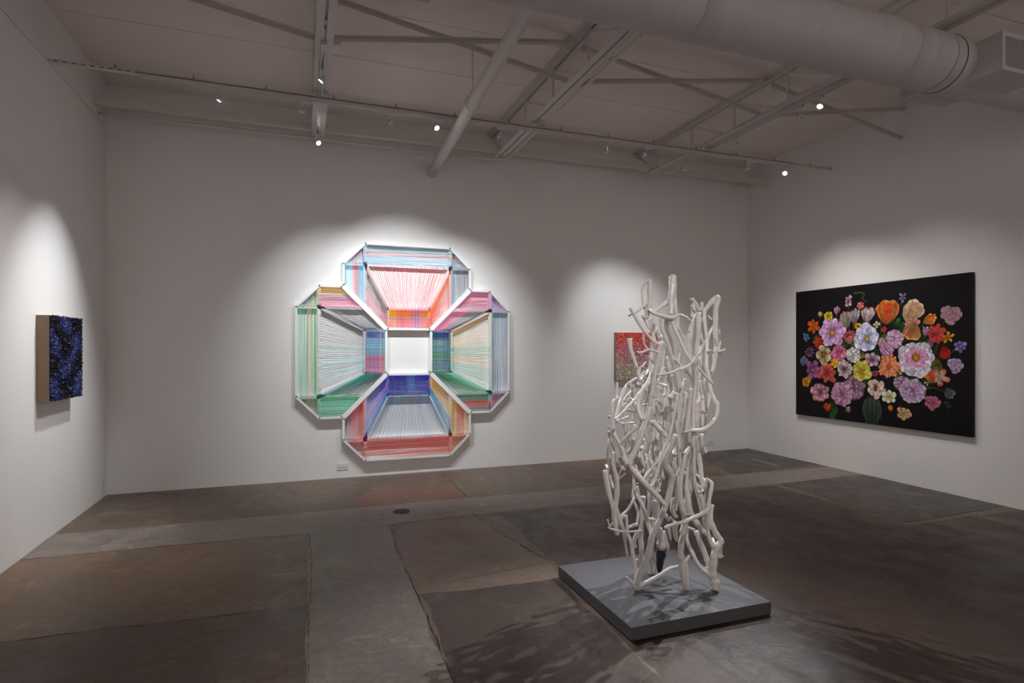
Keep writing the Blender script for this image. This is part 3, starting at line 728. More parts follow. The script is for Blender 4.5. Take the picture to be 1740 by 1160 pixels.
def blit(cx, cy, R, fn):
    i0 = max(0, int((cx - R) / PW * NU)); i1 = min(NU, int((cx + R) / PW * NU) + 2)
    j0 = max(0, int((cy - R) / PH * NV_)); j1 = min(NV_, int((cy + R) / PH * NV_) + 2)
    if i0 >= i1 or j0 >= j1: return
    x = gu[j0:j1, i0:i1] - cx; y = gv[j0:j1, i0:i1] - cy
    a, c = fn(x, y); a = np.clip(a, 0, 1)[..., None]
    img[j0:j1, i0:i1] = img[j0:j1, i0:i1] * (1 - a) + np.clip(c, 0, 1) * a
AA = PW / NU
def petal(cx, cy, ang, ln, wd, base, tip, vein=.25, ruf=.1, shade=1.0, edge=None):
    ca, sa = math.cos(ang), math.sin(ang); b = np.array(lin(base)); t = np.array(lin(tip)); ph = prn.rand() * 50
    e_ = np.array(lin(edge)) if edge is not None else None
    def fn(x, y):
        p = (x*ca + y*sa) / ln; q = (-x*sa + y*ca) / wd
        pc = np.clip(p, 0, 1)
        prof = np.power(np.clip(pc, 1e-4, 1), .65) * np.power(np.clip(1 - pc, 0, 1), .38) * 1.45
        n1 = vnoise(x + ph + 9, y + ph + 9, 1.0 / (.16 * ln + 1e-6))
        prof = prof * (1 + ruf * (n1 - .5) * 2)
        m = (prof - np.abs(q)) * wd / AA + .5
        m = np.where((p < 0) | (p > 1), 0, m)
        r = np.abs(q) / np.maximum(prof, .05)
        vn_ = .5 + .5 * np.sin(q / np.maximum(prof, .1) * 13 + 3 * n1)
        lum = 1.28 * shade * (1 - vein * vn_ * (.4 + .6 * (1 - pc))) * (1 - .55 * np.clip(r, 0, 1) ** 3) * (.5 + .5 * np.clip(pc * 1.6, 0, 1)) * (.66 + .5 * n1 + .3 * (vnoise(x + ph + 3, y + ph + 5, 55.0) - .5))
        c = (b * (1 - pc[..., None]) + t * pc[..., None]) * lum[..., None]
        if e_ is not None:
            k = np.clip((np.maximum(r, pc ** 2) - .68) * 4, 0, 1)[..., None]; c = c * (1 - k) + e_ * k * lum[..., None]
        return m, c
    blit(cx, cy, ln * 1.05 + wd, fn)
def disc(cx, cy, rx, ry, c0, c1, grain=.5, sc=60):
    a0 = np.array(lin(c0)); a1 = np.array(lin(c1))
    def fn(x, y):
        d = np.sqrt((x/rx)**2 + (y/ry)**2); n1 = vnoise(x + 9, y + 9, sc)
        c = (a0 * (1 - np.clip(d, 0, 1)[..., None]) + a1 * np.clip(d, 0, 1)[..., None]) * (1 - grain + 2 * grain * n1)[..., None]
        return (1 - d) * min(rx, ry) / AA + .5, c
    blit(cx, cy, max(rx, ry) * 1.1, fn)
def stroke(pts, wd, c0, c1=None):
    c1 = c1 or c0
    for i in range(len(pts) - 1):
        (x0, y0), (x1, y1) = pts[i], pts[i+1]; n = max(2, int(math.hypot(x1-x0, y1-y0) / (wd * .5)))
        for k in range(n + 1):
            t = k / n; g = (i + t) / (len(pts) - 1)
            disc(x0 + (x1-x0)*t, y0 + (y1-y0)*t, wd, wd, tuple(a*(1-g)+b*g for a, b in zip(c0, c1)), tuple((a*(1-g)+b*g)*.55 for a, b in zip(c0, c1)), .15)
def size(zx, zy, rx, ry):
    u0, _ = uv(zx - rx, zy); u1, _ = uv(zx + rx, zy); _, v0 = uv(zx, zy + ry); _, v1 = uv(zx, zy - ry)
    return abs(u1 - u0) / 2 * 1.1, abs(v1 - v0) / 2 * 1.1
def mixc(a, b, t): return tuple(x*(1-t)+y*t for x, y in zip(a, b))
def daisy(zx, zy, rx, ry, base, tip, n, ctr, layers=2, wid=.34, csz=.22, ruf=.2, edge=None):
    cx, cy = uv(zx, zy); a, b = size(zx, zy, rx, ry); off = prn.rand() * 6
    for l in range(layers):
        k = 1 - .22 * l
        for i in prn.permutation(n):
            th = off + 2*math.pi*(i + .5*l)/n + prn.randn()*.06; L_ = math.hypot(a*math.cos(th), b*math.sin(th)) * k * prn.uniform(.8, 1.08)
            petal(cx, cy, th, L_, L_*wid*prn.uniform(.9, 1.15), base, mixc(tip, (255,255,255), .12*l*prn.rand()), .28, ruf, prn.uniform(.6, 1.05), edge)
    if ctr: 
        r = csz * min(a, b); disc(cx, cy, r, r, ctr, mixc(ctr, (60, 30, 0), .45), .5, 90)
def peony(zx, zy, rx, ry, c_out, c_in, n=60, dark=.5):
    cx, cy = uv(zx, zy); a, b = size(zx, zy, rx, ry)
    disc(cx, cy, a*.85, b*.85, mixc(c_in, (30,10,20), dark), mixc(c_out, (30,10,20), dark), .3, 40)
    for i in range(n):
        g = 1 - i / n; th = i * 2.399 + prn.randn()*.2; rr_ = .62 * math.sqrt(g)
        px_, py_ = cx + a*rr_*math.cos(th), cy + b*rr_*math.sin(th)
        ln = (.30 + .22*g) * min(a, b)
        c = mixc(c_in, c_out, g)
        petal(px_ - math.cos(th)*ln*.35, py_ - math.sin(th)*ln*.35, th + prn.randn()*.35, ln, ln*.52, mixc(c, (40,15,25), dark*.7), mixc(c, (255,250,250), .22*prn.rand()), .15, .25, prn.uniform(.7, 1.12))
def rose(zx, zy, rx, ry, c, n=26, dark=.55):
    cx, cy = uv(zx, zy); a, b = size(zx, zy, rx, ry)
    for i in range(n):
        g = 1 - i / n; th = i * 2.399 + prn.randn()*.2; rr_ = .5 * g
        ln = (.22 + .45*g) * min(a, b); px_, py_ = cx + a*rr_*math.cos(th), cy + b*rr_*math.sin(th)
        petal(px_ - math.cos(th)*ln*.45, py_ - math.sin(th)*ln*.45, th, ln*1.05, ln*.62, mixc(c, (30,8,12), dark*(1-.3*g)), mixc(c, (255,250,245), .16*prn.rand()), .12, .22, prn.uniform(.72, 1.1))
def tulip(zx, zy, rx, ry, c, edge, ang=90, n=5, stem=None, inner=None):
    """cup of upright petals; ang is the direction the cup opens"""
    cx, cy = uv(zx, zy); a, b = size(zx, zy, rx, ry); th0 = math.radians(ang); L_ = math.hypot(a*math.cos(th0), b*math.sin(th0)) * 2
    W_ = math.hypot(a*math.sin(th0), b*math.cos(th0)); bx_, by_ = cx - math.cos(th0)*L_*.5, cy - math.sin(th0)*L_*.5
    if stem: stroke([(bx_, by_), uv(*stem)], .010, (110, 140, 70), (50, 80, 40))
    order = sorted(range(n), key=lambda i: -abs(i - (n-1)/2))
    for i in order:
        k = (i - (n-1)/2) / max(1, (n-1)/2)
        petal(bx_, by_, th0 - k*.42, L_*(1 - .14*abs(k)) * prn.uniform(.84, 1.04), W_*.55, mixc(c, edge, .35), c if inner is None or i % 2 else inner, .4, .22, prn.uniform(.6, 1.12), edge)
def leaf(zx, zy, ang, ln, wd, c=(36, 78, 34)):
    cx, cy = uv(zx, zy); petal(cx, cy, math.radians(ang), ln, wd, mixc(c, (0,0,0), .4), c, .35, .12)
def stem(pts, c0=(96,128,60), c1=(40,64,34), w=.008): stroke([uv(*p) for p in pts], w, c0, c1)
# leaves and stems first
for i in range(46):
    a_, r_ = prn.rand() * 6.28, math.sqrt(prn.rand())
    leaf(570 + 400 * r_ * math.cos(a_), 610 + 230 * r_ * math.sin(a_), prn.rand() * 360, prn.uniform(.08, .17), prn.uniform(.02, .045), (18 + prn.randint(26), 44 + prn.randint(40), 20))
for zx, zy, an, ln in ((420,520,200,.16),(500,560,160,.18),(330,900,250,.2),(290,860,300,.2),(520,780,100,.16),(430,640,40,.2),(640,720,80,.22),(700,740,60,.18),(840,735,10,.16),(850,740,350,.14),(690,420,60,.12),(690,405,130,.1),(690,415,10,.1),(180,490,20,.1),(735,880,260,.16),(600,560,70,.2),(560,560,110,.2),(760,700,200,.14),(500,800,120,.14),(720,460,70,.14)):
    leaf(zx, zy, an, ln, ln*.3, (30 + prn.randint(24), 66 + prn.randint(40), 34))
for p in ([(405,285),(408,340)], [(330,340),(338,372)], [(232,350),(228,375)], [(735,265),(722,300)], [(605,375),(605,500)], [(497,340),(497,410)], [(410,400),(408,440)], [(436,390),(436,440)], [(1022,350),(985,405)], [(880,385),(840,430)], [(905,455),(835,515)], [(885,500),(868,535)], [(1010,490),(985,530)], [(955,530),(925,570)], [(1060,560),(1030,580)], [(215,410),(240,430)], [(880,795),(930,790),(1000,815)], [(720,440),(735,410)]):
    stem(p)
stem([(440,210),(480,203),(505,215),(488,245),(520,262)], (120,140,80), (90,110,60), .006)
# flowers, back to front
tulip(1028, 825, 30, 35, (70,70,88), (130,130,140), 300); rose(1015, 895, 22, 38, (52,58,60), 10)
daisy(405, 258, 20, 36, (120,60,90), (220,180,190), 6, None, 1, .4); daisy(480, 285, 24, 22, (220,90,100), (226,130,140), 7, (220,190,90), 1, .36, .2)
daisy(740, 235, 16, 36, (110,90,130), (176,160,190), 5, None, 1, .3)
tulip(335, 313, 18, 26, (168,96,140), (200,140,170), 80, 3); tulip(232, 336, 14, 18, (200,120,110), (230,200,180), 90, 3)
daisy(280, 350, 26, 28, (200,150,20), (238,206,50), 12, (120,140,30), 1, .3, .3); 
daisy(190, 412, 40, 46, (226,120,40), (216,70,26), 6, None, 1, .38); tulip(222, 512, 36, 26, (200,62,36), (150,40,30), 200, 4)
daisy(145, 480, 18, 28, (70,90,140), (120,140,190), 5, None, 1, .4); daisy(165, 570, 28, 32, (90,50,66), (140,100,120), 9, None, 1, .22); tulip(130, 626, 26, 28, (120,110,170), (160,160,180), 70, 4)
tulip(385, 375, 34, 52, (150,156,146), (200,120,80), 100, 5); tulip(440, 346, 28, 50, (150,158,170), (170,110,100), 95, 4)
tulip(525, 340, 42, 50, (214,208,204), (150,70,84), 80, 5); tulip(645, 318, 74, 76, (216,62,26), (226,150,70), 88, 7, None, (232,84,30))
tulip(800, 318, 70, 68, (214,160,110), (226,206,170), 60, 6, None, (210,120,110)); rose(795, 395, 62, 45, (206,130,120), 18, .4); tulip(795, 450, 60, 55, (150,70,44), (226,176,110), 250, 6, None, (206,130,60))
rose(1035, 340, 72, 72, (182,132,148), 30, .45); tulip(910, 372, 44, 28, (216,84,36), (232,190,80), 20, 5); tulip(885, 440, 20, 30, (176,110,160), (210,170,200), 70, 3)
daisy(945, 462, 56, 60, (190,60,50), (206,64,54), 7, None, 2, .4, .2, .3); daisy(1020, 480, 42, 32, (200,120,20), (236,170,40), 5, None, 1, .3); tulip(1000, 578, 34, 42, (190,40,24), (150,30,24), 280, 5)
disc(*uv(908, 523), .035, .04, (150,100,140), (90,60,90), .4); daisy(1095, 538, 36, 38, (110,80,160), (168,140,206), 6, (220,210,220), 1, .46, .12)
rose(1062, 655, 54, 56, (178,152,192), 30, .4); leaf(935, 595, 280, .2, .08, (120,112,50)); leaf(960, 640, 250, .16, .07, (140,134,70))
daisy(415, 480, 42, 46, (90,30,40), (186,84,84), 9, None, 2, .34, .2, .3); tulip(415, 495, 18, 26, (206,90,80), (226,180,160), 90, 4)
daisy(465, 413, 21, 20, (220,160,30), (240,190,40), 10, (120,70,10), 1, .34, .35)
daisy(580, 402, 20, 22, (226,190,140), (236,212,180), 4, None, 1, .5); daisy(625, 432, 16, 18, (190,40,36), (210,60,50), 6, None, 1, .5)
peony(690, 490, 55, 62, (206,150,196), (226,180,206), 40, .35); peony(640, 555, 45, 45, (190,130,186), (216,170,206), 30, .4); peony(612, 515, 26, 36, (216,150,160), (230,180,190), 14, .3)
daisy(305, 452, 74, 78, (176,110,176), (222,178,222), 13, (226,150,30), 2, .36, .2, .14); daisy(520, 488, 74, 84, (160,156,206), (216,216,238), 9, (196,170,90), 2, .52, .2, .16)
daisy(345, 577, 46, 52, (196,80,130), (226,118,156), 7, (150,130,70), 2, .55, .16); peony(435, 590, 46, 50, (214,212,210), (232,228,220), 36, .35)
daisy(252, 585, 52, 56, (110,40,20), (240,220,170), 5, (200,150,40), 1, .56, .12); tulip(258, 640, 22, 22, (220,190,130), (230,210,170), 260, 3); rose(322, 640, 33, 33, (238,176,30), 18, .3)
daisy(185, 682, 40, 58, (130,60,116), (182,116,168), 6, (226,190,70), 1, .44, .14); daisy(275, 702, 58, 62, (186,56,52), (206,90,84), 6, None, 2, .36)
daisy(380, 677, 46, 52, (110,20,50), (226,200,206), 11, None, 2, .36, .2, .3); daisy(550, 620, 50, 40, (150,50,90), (232,214,222), 6, None, 1, .46); daisy(568, 705, 20, 18, (150,30,80), (186,70,110), 7, (60,10,30), 1, .5); disc(*uv(497, 597), .025, .028, (220,90,110), (150,40,60), .3)
daisy(145, 755, 26, 30, (180,110,10), (220,150,30), 14, (190,120,10), 2, .3, .3); tulip(275, 908, 24, 30, (216,90,36), (170,60,30), 100, 4)
peony(440, 790, 68, 84, (150,110,140), (170,126,156), 44, .5); peony(365, 830, 70, 76, (204,150,190), (196,130,166), 60, .4)
daisy(230, 820, 54, 62, (170,70,100), (228,196,200), 8, None, 2, .42, .2, .25, (170,60,90))
daisy(485, 690, 56, 60, (176,170,40), (226,210,80), 9, (226,130,20), 2, .46, .2, .2)
daisy(820, 610, 106, 106, (206,160,196), (226,220,232), 15, None, 2, .42, .2, .16); daisy(820, 605, 72, 66, (216,110,170), (236,176,212), 16, (196,136,30), 2, .34, .36, .2)
daisy(655, 660, 64, 74, (206,84,36), (240,150,104), 22, (216,96,30), 3, .2, .16, .2)
# vase with stems under the blush peony
def vase(zx, zy, rx, ry):
    cx, cy = uv(zx, zy); a, b = size(zx, zy, rx, ry)
    disc(cx, cy, a, b, (26,40,36), (52,66,62), .25, 30)
    for i in range(9):
        k = -.8 + 1.6 * i / 8; c = [(96,124,80), (46,84,60), (140,150,110), (60,100,90)][i % 4]
        stroke([(cx + k*a*.55, cy + b*.95), (cx + k*a*.9*prn.uniform(.7, 1), cy), (cx + k*a*.45, cy - b*.9)], .007, c, mixc(c, (10,20,14), .5))
    for s_ in (-1, 1): stroke([(cx + s_*a*.7, cy + b*.8), (cx + s_*a*.97, cy), (cx + s_*a*.62, cy - b*.86)], .005, (120,140,132), (70,86,82))
    stroke([(cx - a*.7, cy - b*1.0), (cx + a*.7, cy - b*1.0)], .010, (70,90,100), (40,54,54))
vase(550, 930, 54, 72)
rose(577, 797, 62, 74, (228,196,184), 30, .35); disc(*uv(572, 792), .03, .05, (70,40,20), (150,110,90), .4)
peony(735, 765, 56, 48, (178,150,186), (190,140,176), 30, .35); peony(800, 812, 86, 78, (196,176,206), (190,146,184), 66, .35)
daisy(655, 847, 44, 42, (200,196,130), (228,226,196), 6, (190,180,90), 1, .5, .16); disc(*uv(665, 915), .03, .035, (236,150,30), (170,60,20), .3); disc(*uv(726, 700), .02, .022, (236,180,30), (190,110,20), .3)
daisy(970, 728, 62, 60, (240,220,190), (214,70,62), 5, None, 1, .42, .1); tulip(912, 722, 28, 38, (226,90,40), (236,130,80), 120, 4); daisy(890, 765, 20, 16, (190,160,140), (210,190,176), 3, None, 1, .5)
rose(922, 885, 56, 52, (176,88,112), 26, .5); rose(745, 950, 56, 46, (212,170,116), 22, .45); daisy(405, 925, 14, 20, (150,150,140), (200,200,196), 5, None, 1, .4)
bl = sum(np.roll(np.roll(img, a_, 0), b_, 1) for a_ in (-3, -1, 1, 3) for b_ in (-3, -1, 1, 3)) / 16.0      # crisper brushwork
img = np.clip(img + .28 * (img - bl), .003, 1)
vs = np.zeros((NV_ + 1, NU + 1, 3), dtype=np.float32)
yy_ = PYA - np.arange(NU + 1) / NU * PW; zz_ = PZA + np.arange(NV_ + 1) / NV_ * PH
vs[..., 0] = PXW; vs[..., 1] = yy_[None, :]; vs[..., 2] = zz_[:, None]
vs -= np.array(fp.location)[None, None, :].astype(np.float32)
pad = np.pad(img, ((0, 1), (0, 1), (0, 0)), mode='edge')
ii, jj = np.meshgrid(np.arange(NU), np.arange(NV_)); b0 = (jj * (NU + 1) + ii).ravel()
quads = np.stack([b0, b0 + NU + 1, b0 + NU + 2, b0 + 1], 1)
me = bpy.data.meshes.new('painted_surface')
me.vertices.add(len(vs.reshape(-1, 3))); me.vertices.foreach_set('co', vs.ravel())
me.loops.add(quads.size); me.loops.foreach_set('vertex_index', quads.ravel().astype(np.int32))
me.polygons.add(len(quads)); me.polygons.foreach_set('loop_start', np.arange(0, quads.size, 4, dtype=np.int32))
me.update(calc_edges=True)
ca = me.color_attributes.new('Col', 'FLOAT_COLOR', 'POINT'); rgba = np.ones((vs.shape[0] * vs.shape[1], 4), dtype=np.float32); rgba[:, :3] = pad.reshape(-1, 3)
ca.data.foreach_set('color', rgba.ravel()); me.materials.append(M_PAINT)
o = bpy.data.objects.new('painted_surface', me); COL.objects.link(o); o.parent = fp
o['label'] = 'painted bouquet of pink, red, white and orange flowers on black'

# ------------------------------------------------------------------ branch sculpture
scu = empty('branch_sculpture', (2.05, 3.0, PZ), 'tall tangled sculpture of glossy off-white branches standing on the grey plinth', 'sculpture')
DC = 3.50                                    # forward distance of the sculpture's middle
brn = random.Random(21)
def branch(pts, wid, d0=0.0, d1=None, m=M_BRANCH, name='branch'):
    """pts: outline centres as seen from the viewer, wid: thickness there, d: distance before/behind the sculpture's middle (m)"""
    d1 = d0 if d1 is None else d1
    n = len(pts)
    if isinstance(wid, (int, float)): wid = [wid] * n
    if len(wid) != n: wid = [np.interp(i / (n - 1), np.linspace(0, 1, len(wid)), wid) for i in range(n)]
    P = []; R_ = []
    for i, ((x, y), w_) in enumerate(zip(pts, wid)):
        D = DC + d0 + (d1 - d0) * i / (n - 1)
        P.append(at_depth(x, y, D)); R_.append(max(.003, w_ * 1.07 / 2 * D / FPX))
    P, R_ = smooth_path(P, R_, 4)
    ph = brn.uniform(0, 9)
    R_ = [r * (1 + .07 * math.sin(i * 1.3 + ph) + brn.uniform(-.04, .04)) for i, r in enumerate(R_)]
    # slightly rounded sawn ends
    def endpt(p, q, r): return p + (p - q).normalized() * r * .18
    P = [endpt(P[0], P[1], R_[0])] + P + [endpt(P[-1], P[-2], R_[-1])]
    R_ = [R_[0] * .82] + R_ + [R_[-1] * .82]
    zmin = PZ + .001
    P = [Vector((p.x, p.y, max(p.z, zmin + r * .35))) for p, r in zip(P, R_)]
    mb = MB(); mb.tube(P, R_, 11, True, lambda i, k: .05 * math.sin(k * 1.7 + i * .5 + ph))
    mb.v = [(x, y, max(z, zmin)) for x, y, z in mb.v]
    return mb.build(name, m, scu, True)
B = [
 # upper left loop and its neighbours
 ([(1103.8,475.5),(1104.3,491),(1103.8,509.7),(1101.7,524),(1098.6,536.6),(1096.6,540)], [7,8.5,9,10,9,8], -.12, -.10),
 ([(1102.8,475.5),(1096.5,479.7),(1092.4,486.9),(1090.9,496.2),(1091.9,509.7),(1094,521),(1098,528)], [5,4,3.4,3.2,3.2,3.2,4], -.12, -.11),
 ([(1091.4,535.5),(1098.6,550),(1102.7,558)], 3, .1, .1),
 ([(1068.1,536.6),(1082,529.3),(1092.4,521),(1099.7,514.8)], [3,3.5,3.5,4], -.16, -.13),
 ([(1071.2,523),(1082,542.8),(1092.4,559.3),(1102.8,571.7),(1110,578.6),(1117.2,583.8),(1121,586)], [5,5,5,5,5,5,6], -.2, -.2),
 ([(1101.7,525.2),(1110,531.4),(1123.4,535.5),(1130.3,537.5),(1143.8,539.6),(1154,534.5),(1161.4,536.5),(1167.6,539.6),(1176,547)], [4,5.5,7,9,7,3.5,2.8,2.6,2.4], -.14, -.16),
 # tall forked trunk at the top
 ([(1143.3,469.3),(1142.8,480),(1142.8,491),(1139.7,508.6),(1140.7,522),(1139.7,534)], [12,13,13,11,8,7], -.06, -.12),
 ([(1145.9,497),(1147.4,522),(1151,542.8),(1152,559),(1161,572),(1168,583)], [7,6.5,6,6,6,6], -.04, -.02),
 ([(1139,506),(1130.3,515.9),(1120,523),(1112,530)], [9,7,6.5,5.5], -.07, -.1),
 ([(1133.4,539),(1132.4,553),(1134.5,563.4),(1141.7,580),(1146,600),(1150,625)], [8,7.5,6.5,6,6,6], -.13, .05),
 ([(1122.5,540),(1124,555),(1128.3,569),(1134,583),(1139,598),(1143.8,613),(1147.9,630),(1152,648),(1156,666),(1157,690),(1155,720)], [5,5,6,6,7,8,8,9,8,7,6], -.14, -.02),
 ([(1140.7,543),(1148,561),(1155.5,577),(1162,592),(1169,605),(1178,618)], [6,6,6,5,5,4], -.13, -.2),
 ([(1116.2,636.5),(1130,635),(1142.8,632),(1156,625.7),(1172.8,619),(1184,604.5),(1192.4,595),(1198,579)], [3.2,4,4,4,4.5,4,3.6,2.6], -.24, -.24),
 ([(1156,628),(1166,624),(1174,619)], [3,3.4,4], -.245, -.24),
 ([(1178,518),(1179.5,528),(1178,539)], [8,8.5,8], -.02, -.02), ([(1178,517),(1184,520),(1188.3,528)], [7,5,4], -.02, -.05),
 ([(1184,534),(1178,550),(1172,570),(1169,585),(1170.7,601),(1172.8,615),(1175,632),(1179,650),(1181,672)], [6,9,12,12,11,10,8,8,7], -.08, -.04),
 ([(1187,531.4),(1187,553),(1186.2,579),(1184,591),(1183,612),(1182,653),(1179,680.7),(1178,711.7),(1178,728),(1178.5,760)], [9,9,6.5,6,6,6,6,7,7,7], -.14, -.17),
 # right-hand arch and the wide bow below it
 ([(1197.6,528),(1208,514.8),(1217,506.5),(1220,510),(1216.5,524),(1216.2,542.8),(1216.2,563.4),(1217,579),(1217,591),(1216.2,599.3),(1215,611.7),(1212,627),(1207,640)], [7,9,10,10,8.5,8,8,7.5,8,9,7,6,6], .02, -.02),
 ([(1197,526),(1198,548),(1201.7,579),(1201.7,591),(1200.7,611.7),(1201.7,627),(1206,645),(1207,660),(1211,672),(1215,681),(1219.3,689),(1217.5,706),(1210,719),(1196,729.5),(1184,731.4),(1171.7,731.4),(1162.4,734.5)], [6,5,5,5.4,6,6,6,6,6.5,7,7.5,7.5,7,7.5,7,5.5,3], .02, -.22),
 ([(1176,507.5),(1185,518),(1191.4,527)], [4,3.4,4], -.1, -.1), ([(1193,513.3),(1193,526)], 4, -.08, -.08),
 ([(1173,508.5),(1180,507)], [3,3], -.1, -.1),
 ([(1204,595.5),(1214,598)], [5,4], -.06, 0), ([(1224.5,580),(1222,590),(1221,597),(1233.3,593.6)], [3.2,4,5,4], .0, -.04),
 ([(1214,573),(1219.3,591),(1223.4,600)], [3.4,3.6,4], -.04, .02), ([(1213,552),(1205.5,568),(1203,580)], [3.6,4,4], .05, .04),
 ([(1189,560),(1191.4,568),(1195.5,579.7),(1199.6,589)], 4, .1, .05), ([(1187,625),(1198.6,638.6),(1212,652)], [4,4.2,4.2], -.2, -.2),
 ([(1187,607.6),(1193.5,622),(1192.4,632.4),(1186.2,648),(1187,664)], 5.4, .08, .1), ([(1199.7,640.7),(1192.4,655),(1191.4,668.6),(1188,690),(1188,722)], [5,7,7,7.5,7], .15, .1),
 ([(1147,609.7),(1159.3,624),(1171.7,636.5),(1180,648)], [4,5,5,4], -.1, -.1), ([(1121,571),(1132.4,587),(1142,601)], 6, .16, .12),
 ([(1134.5,616),(1135.5,632.4),(1139.7,648),(1140.7,665)], 5.4, .05, .05), ([(1144,637),(1148,658),(1150,692)], [8,8,6], .18, .16),
 ([(1222,560),(1224,569)], [3,2], .0, .0), ([(1192,540),(1196,548)], [3,2.4], -.08, -.08), ([(1206,632),(1211,630)], [3,3.4], -.02, -.06), ([(1203,536),(1210,543)], [2.6,3], .06, .06),
 # left side, upper
 ([(1070.2,576),(1071.7,594),(1080,618),(1086.2,646)], [8.5,6.2,5.4,5.2], -.1, -.14),
 ([(1127.6,580),(1121,591),(1119.3,606.6),(1114,627),(1112,648),(1108,668.6),(1106,676),(1104.8,689)], [7,8,8,7.5,8,8,8,7], -.22, -.2),
 ([(1102.8,692),(1099.7,709.7),(1092.4,730),(1086.2,748),(1078,768.6),(1071.5,781),(1069,790)], [9,10,9.4,9.2,9.2,9.2,9], -.22, -.25),
 ([(1068.5,787),(1075,798),(1082,806.5),(1096.5,822),(1106,831.4),(1123.4,850),(1131,858)], [8,8.5,9,9.4,10,8,8], -.25, -.27),
 ([(1083,598),(1090.3,598.8),(1101.7,594),(1111,595.7),(1118,599)], [3,3.8,4,4,5], -.26, -.22), ([(1096.5,605.5),(1102.8,605.5),(1108,611.7),(1113,620)], [2.4,3,4,4], -.2, -.2), ([(1113.6,601),(1111,610),(1112,618)], [3,3,4], -.22, -.2),
 ([(1110,535),(1111,553),(1109,580.7),(1107,601),(1104.8,622),(1102,642)], [4.5,5,6,6,6,6], .08, .05), ([(1105,543),(1107,560),(1113,580.7),(1112,601),(1110,627)], [9,6,5,5,5], .14, .1),
 ([(1112,558),(1120,572),(1127,582),(1136,592)], [7,6,6,6], .2, .2), ([(1093.4,568),(1094.5,583),(1100.7,593)], 3.2, .12, .08),
 ([(1108,634),(1102.8,648),(1096.5,656),(1088,667),(1079,679),(1069,689),(1058,701),(1045.5,713)], [7,8,7.5,5.5,5,4.4,4.2,4.2], -.12, -.22),
 ([(1086,641),(1075.9,645.8),(1063,658),(1056,676),(1053,686),(1049,701.4),(1046,712)], [5,5,5.4,6,6,5.4,4.4], .12, -.05),
 ([(1049,650),(1048,671.7),(1050,676),(1042.2,682.8),(1040.2,701.4),(1041.2,722),(1043.8,737.5),(1054,756),(1060.3,771.7),(1063,783),(1067,795)], [3.4,3.6,4.2,5.2,5,5.2,6,7.4,7.4,8,7], -.02, -.2),
 ([(1056,755),(1060,748),(1066.6,739.7),(1078,730),(1091.4,721)], [6,5.4,4.8,4.6,4.2], -.15, -.2),
 ([(1034,733),(1040.7,753),(1047,768.6),(1048,782),(1053,790),(1061,798)], [4,6.4,6,6,5.6,4.4], .0, .05), ([(1036,733),(1041,744),(1048,756)], [2.6,2.4,2], -.05, -.08),
 ([(1035,746),(1033,763.4),(1032.5,782),(1034,800)], [3.4,4,4,3.4], .1, .1), ([(1035.5,752),(1039,770)], 2, .05, .05),
 ([(1033,707),(1037,709)], [4.5,4], .0, .0), ([(1033,724),(1037,728)], [3,4], .0, .0), ([(1092,688),(1101,686)], [3,3], -.1, -.15),
 # knotted cluster, left centre
 ([(1088,668),(1084,687),(1086,701.4),(1091.4,713)], [8,7.4,7.4,8.4], -.18, -.24), ([(1066,696),(1075.9,698.5),(1083,697)], [5,4.4,4], -.1, -.12), ([(1082.5,699),(1075.9,705.5),(1073.8,714)], [3,3.4,3.2], -.12, -.16),
 ([(1047,716),(1054,719),(1067.6,718.4),(1077.5,717.2)], 2.6, -.2, -.12), ([(1047,714.5),(1058,711),(1068,707)], [2.5,3,3], -.1, .05), ([(1057,720),(1063.4,732.4),(1070.7,756)], 3.2, .1, .12),
 ([(1069.7,714),(1071.7,737.6),(1071,762)], 5, .18, .16), ([(1081,722),(1077,748),(1072.8,763),(1067.6,770)], [8,8.4,8,6], .06, .05), ([(1074,748.5),(1082,748)], [7,5], -.05, .05),
 ([(1089,747),(1096,747.5)], [5.4,5.4], -.2, -.2), ([(1088,762),(1093.5,761.5)], [6,6], -.2, -.22), ([(1074.8,650),(1074.8,674),(1074,686)], 7, .2, .18), ([(1072.7,664),(1061.4,678.6),(1058.3,692)], 3.6, .15, .1),
 ([(1096.5,662),(1094.5,690)], 6.4, .16, .16), ([(1087,646),(1092,640),(1099,634),(1100,628)], [5,4.4,4,3], -.1, .0), ([(1088,625),(1086,634),(1090,641)], [3,4,4], .0, .0), ([(1098,614),(1092,622),(1084,625)], [2.6,3,3.4], .05, .05),
 ([(1089,640),(1096,632),(1104,636)], [4,5,4], .06, .08), ([(1076,650),(1082,644),(1089,643)], [5,6,6], .1, .0), ([(1095,648),(1089,655)], [6,6], .04, -.02),
 ([(1110,716),(1121.4,730),(1132.7,742)], [9.4,8,6], -.06, -.1), ([(1114,680.7),(1116.2,701.4),(1120.3,722),(1126,740),(1131,756)], [5.4,5,5,5,4], .04, .06), ([(1118.3,717),(1130,727),(1139,735)], 2.6, -.15, -.1),
 ([(1134,640),(1137,660),(1132.8,678.6),(1131.7,696),(1129.7,718),(1132,742)], [4,5,6.4,8,5.4,5], .06, .04), ([(1110,734),(1112,751),(1115.2,763.4),(1116.2,777),(1115,788)], [7,9.4,9,6,3.4], .1, .06), ([(1105.5,724),(1108,753),(1109,784)], 4.4, .2, .2),
 ([(1116,650),(1125,653),(1137,658)], [4,4.4,5], .1, .1), ([(1114,679),(1121,683),(1123,691),(1120,697)], [4,3.6,3.4,3], -.02, .0), ([(1118,672),(1128,671),(1133,667)], [4.4,5,4], .05, .05), ([(1116,655),(1120,666),(1124,672)], [2.4,2.6,2.4], .0, .0),
 # centre and right bundle
